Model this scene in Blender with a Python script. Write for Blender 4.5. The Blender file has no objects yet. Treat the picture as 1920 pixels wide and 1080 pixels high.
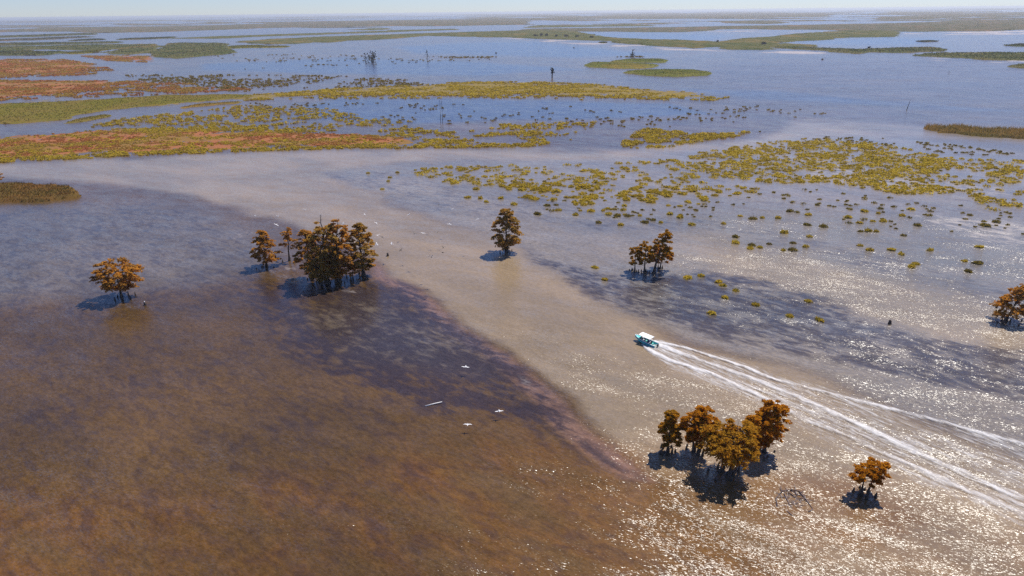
import bpy, math, random
import numpy as np
from mathutils import Vector, Matrix

random.seed(7)
rng = np.random.default_rng(11)
S = bpy.context.scene
COL = S.collection

# ------------------------------------------------------------------ camera
CAM_H = 60.0
FPX = 1280.0                       # focal length in pixels of the 1920 wide photograph
PITCH = math.atan((540 - 22) / FPX)
ROLL = math.radians(0.66)
_f = np.array([0, math.cos(PITCH), -math.sin(PITCH)])
_r0 = np.array([1.0, 0, 0]); _u0 = np.array([0, math.sin(PITCH), math.cos(PITCH)])
_r = math.cos(ROLL) * _r0 - math.sin(ROLL) * _u0
_u = math.sin(ROLL) * _r0 + math.cos(ROLL) * _u0
cam_d = bpy.data.cameras.new('camera')
cam = bpy.data.objects.new('camera', cam_d); COL.objects.link(cam)
cam_d.sensor_width = 36.0; cam_d.lens = 36.0 * FPX / 1920.0
cam_d.clip_start = 0.5; cam_d.clip_end = 200000.0
M4 = Matrix(((_r[0], _u[0], -_f[0], 0), (_r[1], _u[1], -_f[1], 0), (_r[2], _u[2], -_f[2], CAM_H), (0, 0, 0, 1)))
cam.matrix_world = M4
S.camera = cam

# ------------------------------------------------------------------ sky and sun
SUN_EL, SUN_AZ = 56.5, 40.0         # azimuth clockwise from +Y (the view direction)
w = bpy.data.worlds.new('World'); S.world = w; w.use_nodes = True
wn = w.node_tree.nodes; wl = w.node_tree.links
sky = wn.new('ShaderNodeTexSky'); sky.sky_type = 'NISHITA'; sky.sun_disc = False
sky.sun_elevation = math.radians(SUN_EL); sky.sun_rotation = math.radians(SUN_AZ)
sky.altitude = 0; sky.air_density = 1.0; sky.dust_density = 0.0; sky.ozone_density = 4.0
tint = wn.new('ShaderNodeMix'); tint.data_type = 'RGBA'; tint.blend_type = 'MULTIPLY'; tint.inputs[0].default_value = 1.0
tint.inputs[7].default_value = (.75, .88, 1.28, 1)          # clear blue day, no dust in the air
wl.new(sky.outputs[0], tint.inputs[6]); wl.new(tint.outputs[2], wn['Background'].inputs[0])
wn['Background'].inputs[1].default_value = 0.088
sd = bpy.data.lights.new('sun', 'SUN'); sd.energy = 5.0; sd.angle = math.radians(0.53); sd.color = (1.0, 0.95, 0.87)
sun = bpy.data.objects.new('sun', sd); COL.objects.link(sun)
ce = math.cos(math.radians(SUN_EL))
SUNDIR = Vector((ce * math.sin(math.radians(SUN_AZ)), ce * math.cos(math.radians(SUN_AZ)), math.sin(math.radians(SUN_EL))))
sun.rotation_euler = SUNDIR.to_track_quat('Z', 'Y').to_euler(); sun.location = (0, 0, 200)
S.view_settings.view_transform = 'Standard'; S.view_settings.look = 'None'
S.view_settings.exposure = 0.16; S.view_settings.gamma = 1.0
S.cycles.use_denoising = False; S.cycles.denoiser = 'OPENIMAGEDENOISE'; S.cycles.denoising_input_passes = 'RGB_ALBEDO_NORMAL'
S.cycles.max_bounces = 6; S.cycles.diffuse_bounces = 2; S.cycles.glossy_bounces = 2
S.cycles.transparent_max_bounces = 12; S.cycles.volume_bounces = 0
S.cycles.sample_clamp_indirect = 4.0; S.cycles.caustics_reflective = False; S.cycles.caustics_refractive = False

# ------------------------------------------------------------------ pixel <-> place
def ground(px, py, z=0.0):
    """where the sight line through a pixel meets the water level (or the height z)"""
    d = _f * FPX + _r * (px - 960) + _u * (540 - py)
    t = (z - CAM_H) / d[2]
    return np.array([d[0] * t, d[1] * t, z])
def grounds(P):
    P = np.asarray(P, float)
    d = _f[None] * FPX + _r[None] * (P[:, :1] - 960) + _u[None] * (540 - P[:, 1:2])
    t = -CAM_H / np.minimum(d[:, 2], -1.0)
    return d[:, :2] * t[:, None]
def project(Q):
    Q = np.asarray(Q, float) - np.array([0, 0, CAM_H])
    dz = Q @ _f
    return np.stack([960 + FPX * (Q @ _r) / dz, 540 - FPX * (Q @ _u) / dz], -1), dz
def px_per_m(p):
    return FPX / float((np.asarray(p) - np.array([0, 0, CAM_H])) @ _f)
def height_to(base, top_py):
    lo, hi = 0.05, 40.0
    for _ in range(40):
        m = (lo + hi) / 2
        y = project(base[None] + np.array([[0, 0, m]]))[0][0, 1]
        if y > top_py: lo = m
        else: hi = m
    return lo

# ------------------------------------------------------------------ numpy noise
def _hash(ix, iy, s):
    h = (ix.astype(np.int64) * 374761393 + iy.astype(np.int64) * 668265263 + s * 982451653) & 0x7fffffff
    h = ((h ^ (h >> 13)) * 1274126177) & 0x7fffffff
    return ((h ^ (h >> 16)) & 0xffffff) / float(0xffffff)
def vnoise(x, y, s=0):
    x0 = np.floor(x); y0 = np.floor(y); fx = x - x0; fy = y - y0
    fx = fx * fx * (3 - 2 * fx); fy = fy * fy * (3 - 2 * fy)
    a = _hash(x0, y0, s); b = _hash(x0 + 1, y0, s); c = _hash(x0, y0 + 1, s); d = _hash(x0 + 1, y0 + 1, s)
    return (a * (1 - fx) + b * fx) * (1 - fy) + (c * (1 - fx) + d * fx) * fy
def fbm(x, y, s=0, o=4):
    v = 0; a = .5; t = 0
    for k in range(o):
        v = v + a * vnoise(x * 2 ** k + 17.3 * k, y * 2 ** k - 9.1 * k, s + k); t += a; a *= .5
    return v / t
def sstep(a, b, x):
    t = np.clip((x - a) / (b - a), 0, 1); return t * t * (3 - 2 * t)
def in_poly(poly, x, y):
    poly = np.asarray(poly, float); n = len(poly)
    r = np.zeros(x.shape, bool)
    for i in range(n):
        x1, y1 = poly[i]; x2, y2 = poly[(i + 1) % n]
        if y1 == y2: continue
        c = ((y1 > y) != (y2 > y)) & (x < (x2 - x1) * (y - y1) / (y2 - y1) + x1)
        r ^= c
    return r
def edge_dist(poly, x, y):
    poly = np.asarray(poly, float); n = len(poly); d = np.full(x.shape, 1e9)
    for i in range(n):
        a = poly[i]; b = poly[(i + 1) % n]; e = b - a; L = max(e @ e, 1e-9)
        t = np.clip(((x - a[0]) * e[0] + (y - a[1]) * e[1]) / L, 0, 1)
        d = np.minimum(d, np.hypot(x - a[0] - t * e[0], y - a[1] - t * e[1]))
    return d

# ------------------------------------------------------------------ mesh helpers
def mesh_np(name, V, F, smooth=False):
    """F: (n,3) or (n,4) int array"""
    V = np.ascontiguousarray(V, np.float32); F = np.ascontiguousarray(F, np.int32)
    me = bpy.data.meshes.new(name); k = F.shape[1]
    me.vertices.add(len(V)); me.vertices.foreach_set('co', V.ravel())
    me.loops.add(F.size); me.loops.foreach_set('vertex_index', F.ravel())
    me.polygons.add(len(F)); me.polygons.foreach_set('loop_start', np.arange(0, F.size, k, dtype=np.int32))
    if smooth: me.polygons.foreach_set('use_smooth', np.ones(len(F), bool))
    me.update(calc_edges=True)
    return me
def link(name, me, mat=None, parent=None, loc=None):
    o = bpy.data.objects.new(name, me); COL.objects.link(o)
    if mat is not None and me is not None and not me.materials: me.materials.append(mat)
    if parent is not None: o.parent = parent
    if loc is not None: o.location = loc
    return o
def thing(name, label, cat, loc=(0, 0, 0), rz=0.0, group=None):
    o = bpy.data.objects.new(name, None); COL.objects.link(o)
    o.location = loc; o.rotation_euler = (0, 0, rz); o.empty_display_size = 0.5
    return tag(o, label, cat, group)
def tag(o, label=None, cat=None, group=None, kind=None):
    if label: o['label'] = label
    if cat: o['category'] = cat
    if group: o['group'] = group
    if kind: o['kind'] = kind
    return o
class MB:
    """collects tubes, boxes and loose faces into one mesh"""
    def __init__(s): s.v = []; s.f = []
    def add(s, V, F):
        b = len(s.v); s.v += [tuple(p) for p in V]; s.f += [tuple(i + b for i in q) for q in F]
    def tube(s, P, R, n=6, cap=True):
        P = [Vector(p) for p in P]; V = []; F = []
        for i, p in enumerate(P):
            d = (P[min(i + 1, len(P) - 1)] - P[max(i - 1, 0)]).normalized()
            a = d.orthogonal().normalized(); b = d.cross(a)
            for k in range(n):
                t = 2 * math.pi * k / n
                V.append(p + (a * math.cos(t) + b * math.sin(t)) * R[i])
        for i in range(len(P) - 1):
            for k in range(n):
                F.append((i * n + k, i * n + (k + 1) % n, (i + 1) * n + (k + 1) % n, (i + 1) * n + k))
        if cap: F.append(tuple(range(n - 1, -1, -1))); F.append(tuple((len(P) - 1) * n + k for k in range(n)))
        s.add(V, F)
    def box(s, c, d, rot=None):
        V = []
        for x in (-1, 1):
            for y in (-1, 1):
                for z in (-1, 1):
                    p = Vector((x * d[0] / 2, y * d[1] / 2, z * d[2] / 2))
                    if rot is not None: p = rot @ p
                    V.append(p + Vector(c))
        s.add(V, [(0, 1, 3, 2), (4, 6, 7, 5), (0, 4, 5, 1), (2, 3, 7, 6), (0, 2, 6, 4), (1, 5, 7, 3)])
    def mesh(s, name, smooth=False):
        me = bpy.data.meshes.new(name); me.from_pydata([tuple(p) for p in s.v], [], s.f); me.update()
        if smooth:
            for p in me.polygons: p.use_smooth = True
        return me
    def build(s, name, mat, parent=None, smooth=False):
        return link(name, s.mesh(name, smooth), mat, parent)

# ------------------------------------------------------------------ material helpers
class NT:
    def __init__(s, name):
        s.m = bpy.data.materials.new(name); s.m.use_nodes = True
        s.t = s.m.node_tree; s.t.nodes.clear(); s.out = s.t.nodes.new('ShaderNodeOutputMaterial')
    def n(s, typ, **kw):
        o = s.t.nodes.new(typ)
        for k, v in kw.items(): setattr(o, k, v)
        return o
    def l(s, a, b): s.t.links.new(a, b)
    def val(s, sock, v):
        if hasattr(v, 'is_output') or isinstance(v, bpy.types.NodeSocket): s.l(v, sock)
        else: sock.default_value = v
    def math(s, op, a, b=0.0, c=None, clamp=False):
        o = s.n('ShaderNodeMath', operation=op, use_clamp=clamp); s.val(o.inputs[0], a); s.val(o.inputs[1], b)
        if c is not None: s.val(o.inputs[2], c)
        return o.outputs[0]
    def vmath(s, op, a, b=None):
        o = s.n('ShaderNodeVectorMath', operation=op); s.val(o.inputs[0], a)
        if b is not None: s.val(o.inputs[1], b)
        return o.outputs[0]
    def mix(s, f, a, b, blend='MIX'):
        o = s.n('ShaderNodeMix', data_type='RGBA', blend_type=blend); s.val(o.inputs[0], f)
        s.val(o.inputs[6], a if not isinstance(a, tuple) else (*a, 1) if len(a) == 3 else a)
        s.val(o.inputs[7], b if not isinstance(b, tuple) else (*b, 1) if len(b) == 3 else b)
        return o.outputs[2]
    def smooth(s, x, a, b):
        o = s.n('ShaderNodeMapRange', interpolation_type='SMOOTHSTEP'); s.val(o.inputs[0], x)
        o.inputs[1].default_value = a; o.inputs[2].default_value = b
        return o.outputs[0]
    def noise(s, vec, scale, detail=3.0, rough=0.5, dist=0.0):
        o = s.n('ShaderNodeTexNoise'); s.l(vec, o.inputs['Vector'])
        o.inputs['Scale'].default_value = scale; o.inputs['Detail'].default_value = detail
        o.inputs['Roughness'].default_value = rough; o.inputs['Distortion'].default_value = dist
        return o
    def mapping(s, vec, rz=0.0, scale=(1, 1, 1), loc=(0, 0, 0)):
        o = s.n('ShaderNodeMapping'); s.l(vec, o.inputs['Vector']); o.inputs['Rotation'].default_value = (0, 0, rz); vec = o.outputs[0]   # turn first, then stretch
        o = s.n('ShaderNodeMapping'); s.l(vec, o.inputs['Vector'])
        o.inputs['Scale'].default_value = scale; o.inputs['Location'].default_value = loc
        return o.outputs[0]
    def pos(s): return s.n('ShaderNodeNewGeometry').outputs['Position']
    def sep(s, v):
        o = s.n('ShaderNodeSeparateXYZ'); s.l(v, o.inputs[0]); return o.outputs
    def attr(s, name):
        o = s.n('ShaderNodeAttribute', attribute_name=name); return o
    def principled(s, **kw):
        o = s.n('ShaderNodeBsdfPrincipled')
        for k, v in kw.items():
            k = k.replace('_', ' ')
            if isinstance(v, tuple) and len(v) == 3: v = (*v, 1)
            s.val(o.inputs[k], v)
        return o.outputs[0]
    def done(s, shader): s.l(shader, s.out.inputs['Surface']); return s.m

def plain(name, col, rough=0.6, var=0.25, scale=3.0, spec=0.5):
    t = NT(name); n = t.noise(t.pos(), scale, 4.0)
    c = t.mix(t.smooth(n.outputs[0], .3, .7), tuple(x * (1 - var) for x in col), tuple(min(1, x * (1 + var)) for x in col))
    return t.done(t.principled(Base_Color=c, Roughness=rough, Specular_IOR_Level=spec))

def leafy(name, cols, scale=1.2, transl=0.35, fine=3.0):
    """cols: dark, mid, light leaf colours"""
    t = NT(name); p = t.pos()
    a = t.noise(p, scale, 3.0).outputs[0]; b = t.noise(p, fine, 2.0).outputs[0]
    c = t.mix(t.smooth(a, .35, .65), cols[0], cols[1])
    c = t.mix(t.smooth(b, .45, .72), c, cols[2])
    d = t.n('ShaderNodeBsdfDiffuse'); t.l(c, d.inputs[0])
    tr = t.n('ShaderNodeBsdfTranslucent'); t.l(c, tr.inputs[0])
    ms = t.n('ShaderNodeMixShader'); ms.inputs[0].default_value = transl
    t.l(d.outputs[0], ms.inputs[1]); t.l(tr.outputs[0], ms.inputs[2])
    return t.done(ms.outputs[0])

# ------------------------------------------------------------------ water: one sheet to the horizon, with a map of what lies in it
az = np.concatenate([np.arange(-180, -62, 6.0), np.arange(-60, -44, .6), np.arange(-44, 44.01, .165), np.arange(44.6, 60.1, .6), np.arange(66, 180, 6.0)])
rad = np.concatenate([[0.5, 12.0, 25.0, 38.0], np.geomspace(44.0, 900.0, 330), np.geomspace(915.0, 42000.0, 190)])
A, R = np.meshgrid(np.radians(az), rad)
WX = (R * np.sin(A)).ravel(); WY = (R * np.cos(A)).ravel()
nr, na = A.shape
ii, jj = np.meshgrid(np.arange(nr - 1), np.arange(na), indexing='ij')
j2 = (jj + 1) % na
WF = np.stack([ii * na + jj, ii * na + j2, (ii + 1) * na + j2, (ii + 1) * na + jj], -1).reshape(-1, 4)[:, ::-1]
WV = np.stack([WX, WY, np.zeros_like(WX)], -1)
pp, dz = project(WV)
ok = dz > 20
PX = np.where(ok, pp[:, 0], 9e4); PY = np.where(ok, pp[:, 1], 9e4)
# natural edges: shift the look-up by noise that lives on the ground
sc_ = np.clip(PY - 15, 4, 900)
wxn = fbm(WX / 28, WY / 28, 3) - .5; wyn = fbm(WX / 28, WY / 28, 9) - .5
PXw = PX + wxn * np.clip(sc_ * .16, 4, 90); PYw = PY + wyn * np.clip(sc_ * .07, .8, 40)

def zone(polys, soft=14.0, warp=1.0, xs=3.0):
    out = np.zeros(len(PX))
    x = PX + (PXw - PX) * warp; y = PY + (PYw - PY) * warp
    for poly in polys:
        q = np.asarray(poly, float)
        m = (x > q[:, 0].min() - 4 * soft * xs) & (x < q[:, 0].max() + 4 * soft * xs) & (y > q[:, 1].min() - 4 * soft) & (y < q[:, 1].max() + 4 * soft)
        if not m.any(): continue
        xx, yy = x[m] / xs, y[m]; qq = q / np.array([xs, 1.0])
        d = edge_dist(qq, xx, yy); ins = in_poly(qq, xx, yy)
        s = sstep(-soft, soft, np.where(ins, d, -d))
        out[m] = np.maximum(out[m], s)
    return out

Z_channel = zone([[(-400, 292), (0, 312), (300, 295), (640, 283), (1000, 279), (1150, 281), (1290, 272), (1420, 258), (1500, 225), (1700, 232), (2300, 262), (2300, 285), (1720, 262), (1500, 256), (1350, 280),
                   (1130, 300), (760, 308), (600, 325), (690, 360), (850, 425), (960, 470), (1050, 525), (1170, 585), (1300, 640), (1500, 690), (1920, 850),
                   (2300, 1000), (2300, 1400), (1750, 1300), (1330, 980), (1215, 880), (1130, 800), (1050, 735), (950, 660), (850, 580), (720, 495), (560, 420), (400, 380), (250, 352), (0, 330), (-400, 320)]], 6.5)
Z_channel = np.maximum(Z_channel, .8 * zone([[(1270, 440), (1500, 470), (1750, 540), (2000, 600), (2300, 680), (2300, 740), (1900, 670), (1700, 620), (1500, 570), (1330, 500)]], 16))
Z_weed = .82 * zone([[(640, 520), (740, 520), (850, 592), (960, 680), (1060, 765), (1150, 850), (1190, 905), (1100, 860), (980, 800), (860, 800), (720, 760), (600, 700), (500, 620), (420, 540), (520, 520)]], 34)
Z_weed = np.maximum(Z_weed, .75 * zone([[(760, 520), (850, 588), (960, 676), (1060, 762), (1150, 848), (1200, 905), (1150, 880), (1040, 800), (900, 730), (780, 640), (720, 560)]], 12))
Z_weed = np.maximum(Z_weed, .66 * zone([[(965, 468), (1100, 500), (1200, 520), (1320, 500), (1450, 520), (1560, 560), (1700, 610), (1800, 640), (2100, 690), (2100, 800), (1850, 745), (1650, 700), (1450, 660), (1300, 615), (1180, 585), (1060, 540), (990, 495)]], 10))
Z_weed = np.maximum(Z_weed, .46 * zone([[(90, 375), (300, 380), (450, 410), (560, 470), (560, 560), (420, 600), (250, 620), (-200, 620), (-200, 400)]], 22))
Z_weed = np.maximum(Z_weed, .40 * zone([[(560, 322), (760, 322), (980, 360), (1130, 395), (1330, 415), (1500, 440), (1700, 480), (2000, 560), (2000, 600), (1750, 540), (1500, 470), (1300, 440), (1130, 430), (950, 420), (800, 395), (640, 345)]], 9))
Z_weed = np.maximum(Z_weed, .42 * zone([[(-300, 600), (560, 600), (900, 800), (1250, 960), (1500, 1150), (1500, 1400), (-400, 1400)]], 60))
Z_weed = np.maximum(Z_weed, .30 * zone([[(700, 300), (1300, 285), (1900, 320), (2000, 420), (1500, 400), (900, 370)]], 9))
Z_pink = zone([[(700, 492), (760, 528), (860, 600), (960, 682), (1060, 765), (1140, 830), (1230, 905), (1180, 900), (1110, 850), (1020, 775), (930, 695), (830, 608), (740, 535)]], 5, .8)
Z_mud = zone([[(940, 69), (1130, 78), (1240, 86), (1300, 91), (1400, 96), (1500, 95), (1600, 101), (1700, 105), (1800, 110), (1960, 114), (1960, 120), (1800, 116), (1700, 112), (1600, 107), (1480, 102), (1340, 99), (1240, 94), (1100, 85), (940, 73)],
              [(1150, 58), (1230, 56), (1350, 56), (1500, 58), (1560, 62), (1420, 62), (1350, 61), (1290, 61)], [(1690, 62), (1800, 59), (1960, 55), (1960, 64), (1840, 67), (1700, 67)]], 2.0, .4)
Z_mud = np.maximum(Z_mud, .55 * zone([[(1660, 398), (1780, 400), (2000, 420), (2000, 480), (1880, 470), (1760, 430)], [(1560, 300), (1700, 330), (1900, 350), (1900, 380), (1700, 360), (1480, 330)]], 10))
Z_mud = np.maximum(Z_mud, .38 * zone([[(715, 520), (760, 530), (860, 610), (960, 690), (1050, 770), (1140, 850), (1110, 845), (1020, 770), (930, 690), (830, 600)], [(430, 440), (480, 430), (560, 480), (560, 500), (470, 480)],
                                      [(560, 535), (640, 545), (715, 520), (730, 540), (660, 560), (570, 560)], [(490, 505), (560, 498), (570, 530), (500, 540)],
                                      [(930, 180), (1040, 190), (1080, 205), (960, 205)], [(580, 236), (700, 236), (760, 243), (640, 247)], [(420, 105), (600, 92), (760, 84), (1000, 74), (1000, 80), (700, 100), (420, 116)]], 4, .7))
Z_orange = zone([[(-400, 900), (300, 940), (700, 860), (900, 790), (1100, 830), (1260, 860), (1420, 880), (1600, 940), (1720, 1000), (1600, 1400), (-400, 1400)]], 50, .9)
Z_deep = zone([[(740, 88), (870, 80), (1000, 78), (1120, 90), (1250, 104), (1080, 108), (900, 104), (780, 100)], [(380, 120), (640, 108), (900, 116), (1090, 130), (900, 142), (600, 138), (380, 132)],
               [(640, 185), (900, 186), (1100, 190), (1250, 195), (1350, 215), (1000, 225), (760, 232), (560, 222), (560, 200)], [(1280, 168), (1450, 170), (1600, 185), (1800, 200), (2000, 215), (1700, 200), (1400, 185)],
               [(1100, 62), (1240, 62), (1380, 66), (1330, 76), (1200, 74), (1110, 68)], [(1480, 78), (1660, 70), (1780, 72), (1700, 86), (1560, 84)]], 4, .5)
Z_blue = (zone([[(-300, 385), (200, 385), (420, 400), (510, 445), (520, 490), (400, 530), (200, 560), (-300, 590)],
               [(980, 372), (1300, 392), (1600, 420), (2000, 470), (2000, 590), (1700, 520), (1400, 455), (1100, 425)], [(980, 480), (1250, 510), (1500, 560), (1700, 620), (1500, 640), (1200, 580)], [(700, 560), (860, 620), (900, 700), (700, 680), (600, 600)]], 26))
Z_wind = zone([[(1250, 430), (1500, 470), (1750, 540), (2100, 600), (2100, 700), (1800, 640), (1500, 580), (1280, 510)], [(1180, 610), (1400, 690), (1920, 850), (2400, 1050), (2400, 1500), (1500, 1400), (1100, 1080), (1200, 900), (1000, 740), (900, 600)]], 50)
Z_wind = np.maximum(Z_wind, 1.5 * zone([[(1270, 440), (1500, 465), (1750, 540), (2000, 600), (2300, 680), (2300, 720), (1900, 660), (1700, 610), (1500, 560), (1330, 495)]], 20))
Z_wind = np.maximum(Z_wind, .60 * zone([[(-400, 880), (400, 860), (800, 820), (1200, 900), (1500, 1400), (-400, 1400)]], 60))
Z_wind = np.maximum(Z_wind, .8 * zone([[(1300, 400), (1600, 400), (2300, 430), (2300, 1000), (1800, 800), (1400, 670), (1150, 580), (1200, 480)]], 40))
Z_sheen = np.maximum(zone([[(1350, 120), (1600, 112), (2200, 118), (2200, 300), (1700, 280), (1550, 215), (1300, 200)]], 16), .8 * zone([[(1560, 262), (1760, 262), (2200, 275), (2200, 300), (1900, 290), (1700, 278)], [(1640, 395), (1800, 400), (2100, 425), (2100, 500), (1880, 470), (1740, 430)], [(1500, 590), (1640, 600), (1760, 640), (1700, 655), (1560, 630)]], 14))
Z_land_r = zone([[(-300, 262), (0, 258), (150, 246), (320, 243), (470, 248), (600, 250), (760, 256), (780, 272), (640, 277), (450, 280), (200, 290), (0, 300), (-300, 312)], [(-300, 150), (0, 151), (150, 150), (270, 153), (200, 163), (120, 174), (0, 184), (-300, 196)],
                 [(-300, 112), (0, 112), (120, 112), (180, 122), (150, 138), (0, 143), (-300, 146)], [(170, 104), (290, 104), (285, 116), (180, 112)]], 5, .9)
Z_land_g = zone([[(-300, 195), (0, 192), (130, 188), (300, 178), (460, 176), (640, 168), (700, 172), (460, 186), (330, 196), (190, 206), (130, 222), (60, 229), (-300, 236)],
                 [(560, 172), (760, 160), (900, 154), (1100, 158), (1300, 174), (1350, 184), (1200, 183), (1000, 176), (800, 178)]], 5, 1.0)
Z_right = zone([[(560, 318), (760, 308), (1150, 290), (1500, 250), (2200, 270), (2200, 980), (1800, 800), (1500, 690), (1300, 632), (1170, 585), (1040, 520), (950, 468), (850, 425), (690, 360)]], 12, .8)
Z_mud = Z_mud * np.where(PY < 130, .30 + .55 * sstep(.40, .62, fbm(WX / 70, WY / 40, 61)), 1.0)
wet = 1 - np.clip(Z_land_r + Z_land_g, 0, 1)

wm = mesh_np('water', WV, WF, True)
def put(name, r, g, b):
    a = wm.attributes.new(name, 'FLOAT_COLOR', 'POINT')
    a.data.foreach_set('color', np.stack([r, g, b, np.ones_like(r)], -1).astype(np.float32).ravel())
put('za', Z_channel, Z_weed, Z_mud); put('zb', Z_land_r, Z_land_g, Z_wind); Z_tea = zone([[(1130, 840), (1230, 850), (1300, 880), (1450, 880), (1640, 885), (1730, 950), (1640, 1010), (1480, 1010), (1500, 1100), (1500, 1400), (1100, 1400), (1150, 1000)]], 34) + .55 * zone([[(1400, 1000), (1750, 930), (1950, 1000), (2400, 1150), (2400, 1500), (1400, 1500)]], 40)
put('ze', np.clip(Z_tea, 0, 1), Z_tea * 0, Z_tea * 0); put('zc', Z_deep, Z_orange, Z_pink); put('zd', Z_blue, Z_right, Z_sheen)

g0 = ground(800, 690); g1 = ground(930, 745)
STREAK = math.atan2(g1[1] - g0[1], g1[0] - g0[0])
def water_nodes(t):
    """returns base colour, roughness, specular and normal of the swamp water at the shaded place"""
    p = t.pos()
    za = t.attr('za'); zb = t.attr('zb'); zc = t.attr('zc'); zd = t.attr('zd'); ze = t.attr('ze')
    def rgb(a):
        o = t.n('ShaderNodeSeparateColor'); t.l(a.outputs['Color'], o.inputs[0]); return o.outputs
    ch, we, mu = rgb(za); lr, lg, wi = rgb(zb); de, orr, pk = rgb(zc); blu, rgt, shn = rgb(zd); tea = rgb(ze)[0]
    ps = t.mapping(p, -STREAK, (.46, 1.0, 1.0))            # stretched along the current
    big = t.noise(p, .012, 4.0).outputs[0]
    mid = t.noise(ps, .16, 6.0, .62, .6).outputs[0]
    fine = t.noise(ps, .75, 4.0, .6).outputs[0]
    # turbid water
    base = t.mix(t.smooth(big, .35, .65), (.090, .050, .015), (.120, .066, .020))
    o_f = t.math('MULTIPLY', orr, t.smooth(t.math('ADD', mid, t.math('MULTIPLY', big, .4)), .50, .95), clamp=True)
    base = t.mix(t.math('MULTIPLY', o_f, .6), base, (.175, .066, .002))
    base = t.mix(t.math('MULTIPLY', rgt, .85), base, (.235, .197, .155))
    base = t.mix(t.math('MULTIPLY', ch, .92), base, (.270, .198, .120))
    base = t.mix(t.math('MULTIPLY', tea, t.math('ADD', .55, t.math('MULTIPLY', t.smooth(mid, .4, .6), .35))), base, (.165, .080, .020))
    base = t.mix(t.math('MULTIPLY', pk, .7), base, (.250, .140, .098))
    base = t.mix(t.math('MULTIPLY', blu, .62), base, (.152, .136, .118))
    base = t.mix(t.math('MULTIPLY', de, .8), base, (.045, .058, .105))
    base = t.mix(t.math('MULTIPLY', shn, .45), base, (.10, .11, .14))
    # weed beds under the surface
    mid2 = t.noise(ps, .62, 7.0, .7, .5).outputs[0]
    x = t.math('ADD', t.math('ADD', t.math('MULTIPLY', mid, .42), t.math('ADD', t.math('MULTIPLY', fine, .30), t.math('MULTIPLY', mid2, .62))), t.math('MULTIPLY', we, .24))
    wf = t.math('MULTIPLY', t.smooth(x, .72, .90), t.math('MULTIPLY', we, 1.5, clamp=True))
    base = t.mix(t.math('MULTIPLY', wf, .86), base, (.030, .021, .024))
    # soft cloudiness of silt
    silt = t.smooth(t.noise(ps, .05, 5.0, .6, .4).outputs[0], .35, .7)
    base = t.mix(.5, base, t.mix(silt, (.62, .62, .64), (1.25, 1.2, 1.15)), 'MULTIPLY')
    # grainy bottom showing through everywhere
    grn = t.noise(ps, 1.5, 5.0, .75).outputs[0]
    base = t.mix(t.math('SUBTRACT', .85, t.math('MULTIPLY', ch, .45)), base, t.mix(t.smooth(grn, .33, .67), (.68, .68, .70), (1.30, 1.29, 1.26)), 'MULTIPLY')
    # bare mud and sand just awash
    ym = t.math('ADD', mu, t.math('MULTIPLY', t.math('SUBTRACT', t.noise(ps, .35, 6.0, .7).outputs[0], .5), 1.8))
    mf = t.math('MULTIPLY', t.smooth(ym, .42, .75), mu, clamp=True)
    base = t.mix(t.math('MULTIPLY', mf, .85), base, (.48, .41, .36))
    # vegetated mud flats
    n2 = t.noise(p, .16, 6.0, .7).outputs[0]
    y1 = t.math('ADD', lr, t.math('MULTIPLY', t.math('SUBTRACT', n2, .5), 2.6))
    f1 = t.math('MULTIPLY', t.smooth(y1, .62, .85), t.math('MULTIPLY', lr, 1.6, clamp=True))
    red = t.mix(t.smooth(t.noise(p, .045, 4.0).outputs[0], .4, .62), (.30, .115, .050), (.22, .125, .038))
    base = t.mix(f1, base, red)
    y2 = t.math('ADD', lg, t.math('MULTIPLY', t.math('SUBTRACT', n2, .5), 2.6))
    f2 = t.math('MULTIPLY', t.smooth(y2, .62, .85), t.math('MULTIPLY', lg, 1.6, clamp=True))
    base = t.mix(f2, base, t.mix(t.smooth(fine, .4, .65), (.24, .17, .05), (.16, .12, .035)))
    land = t.math('MAXIMUM', t.math('MAXIMUM', f1, f2), t.math('MULTIPLY', mf, .35))
    rough = t.math('ADD', t.math('MULTIPLY', land, .75), .19, clamp=True)
    band = t.smooth(t.noise(t.mapping(p, .12, (.22, 1.0, 1.0)), .040, 5.0, .65).outputs[0], .40, .66)
    rough = t.math('ADD', rough, t.math('ADD', t.math('MULTIPLY', shn, .06), t.math('MULTIPLY', t.math('MINIMUM', wi, 1.0), .055)), clamp=True)
    spec = t.math('SUBTRACT', .5, t.math('MULTIPLY', land, .42))
    # ripples: facets tilted by noise; gusts make some stretches rougher than others
    pw = t.mapping(p, .45, (.42, 1.0, 1.0))
    na_ = t.noise(pw, 5.2, 3.0, .68); nb_ = t.noise(pw, .33, 2.0, .5)
    va = t.vmath('SUBTRACT', na_.outputs['Color'], (.5, .5, .5)); vb = t.vmath('SUBTRACT', nb_.outputs['Color'], (.5, .5, .5))
    gust = t.smooth(t.noise(t.mapping(p, .3, (.35, 1.0, 1.0)), .045, 4.0, .6).outputs[0], .36, .62)
    amp = t.math('ADD', .46, t.math('ADD', t.math('MULTIPLY', wi, t.math('ADD', .70, t.math('MULTIPLY', gust, 1.1))), t.math('MULTIPLY', gust, .22)))
    amp = t.math('ADD', amp, t.math('MULTIPLY', t.math('MULTIPLY', shn, band), 1.0))
    amp = t.math('MULTIPLY', amp, t.math('SUBTRACT', 1.0, t.math('MULTIPLY', wf, .45)))
    amp = t.math('MULTIPLY', amp, t.math('SUBTRACT', 1.0, land))
    o = t.n('ShaderNodeVectorMath', operation='SCALE'); t.l(va, o.inputs[0]); t.l(amp, o.inputs['Scale'])
    o2 = t.n('ShaderNodeVectorMath', operation='SCALE'); t.l(vb, o2.inputs[0]); t.val(o2.inputs['Scale'], t.math('MULTIPLY', amp, .35))
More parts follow.
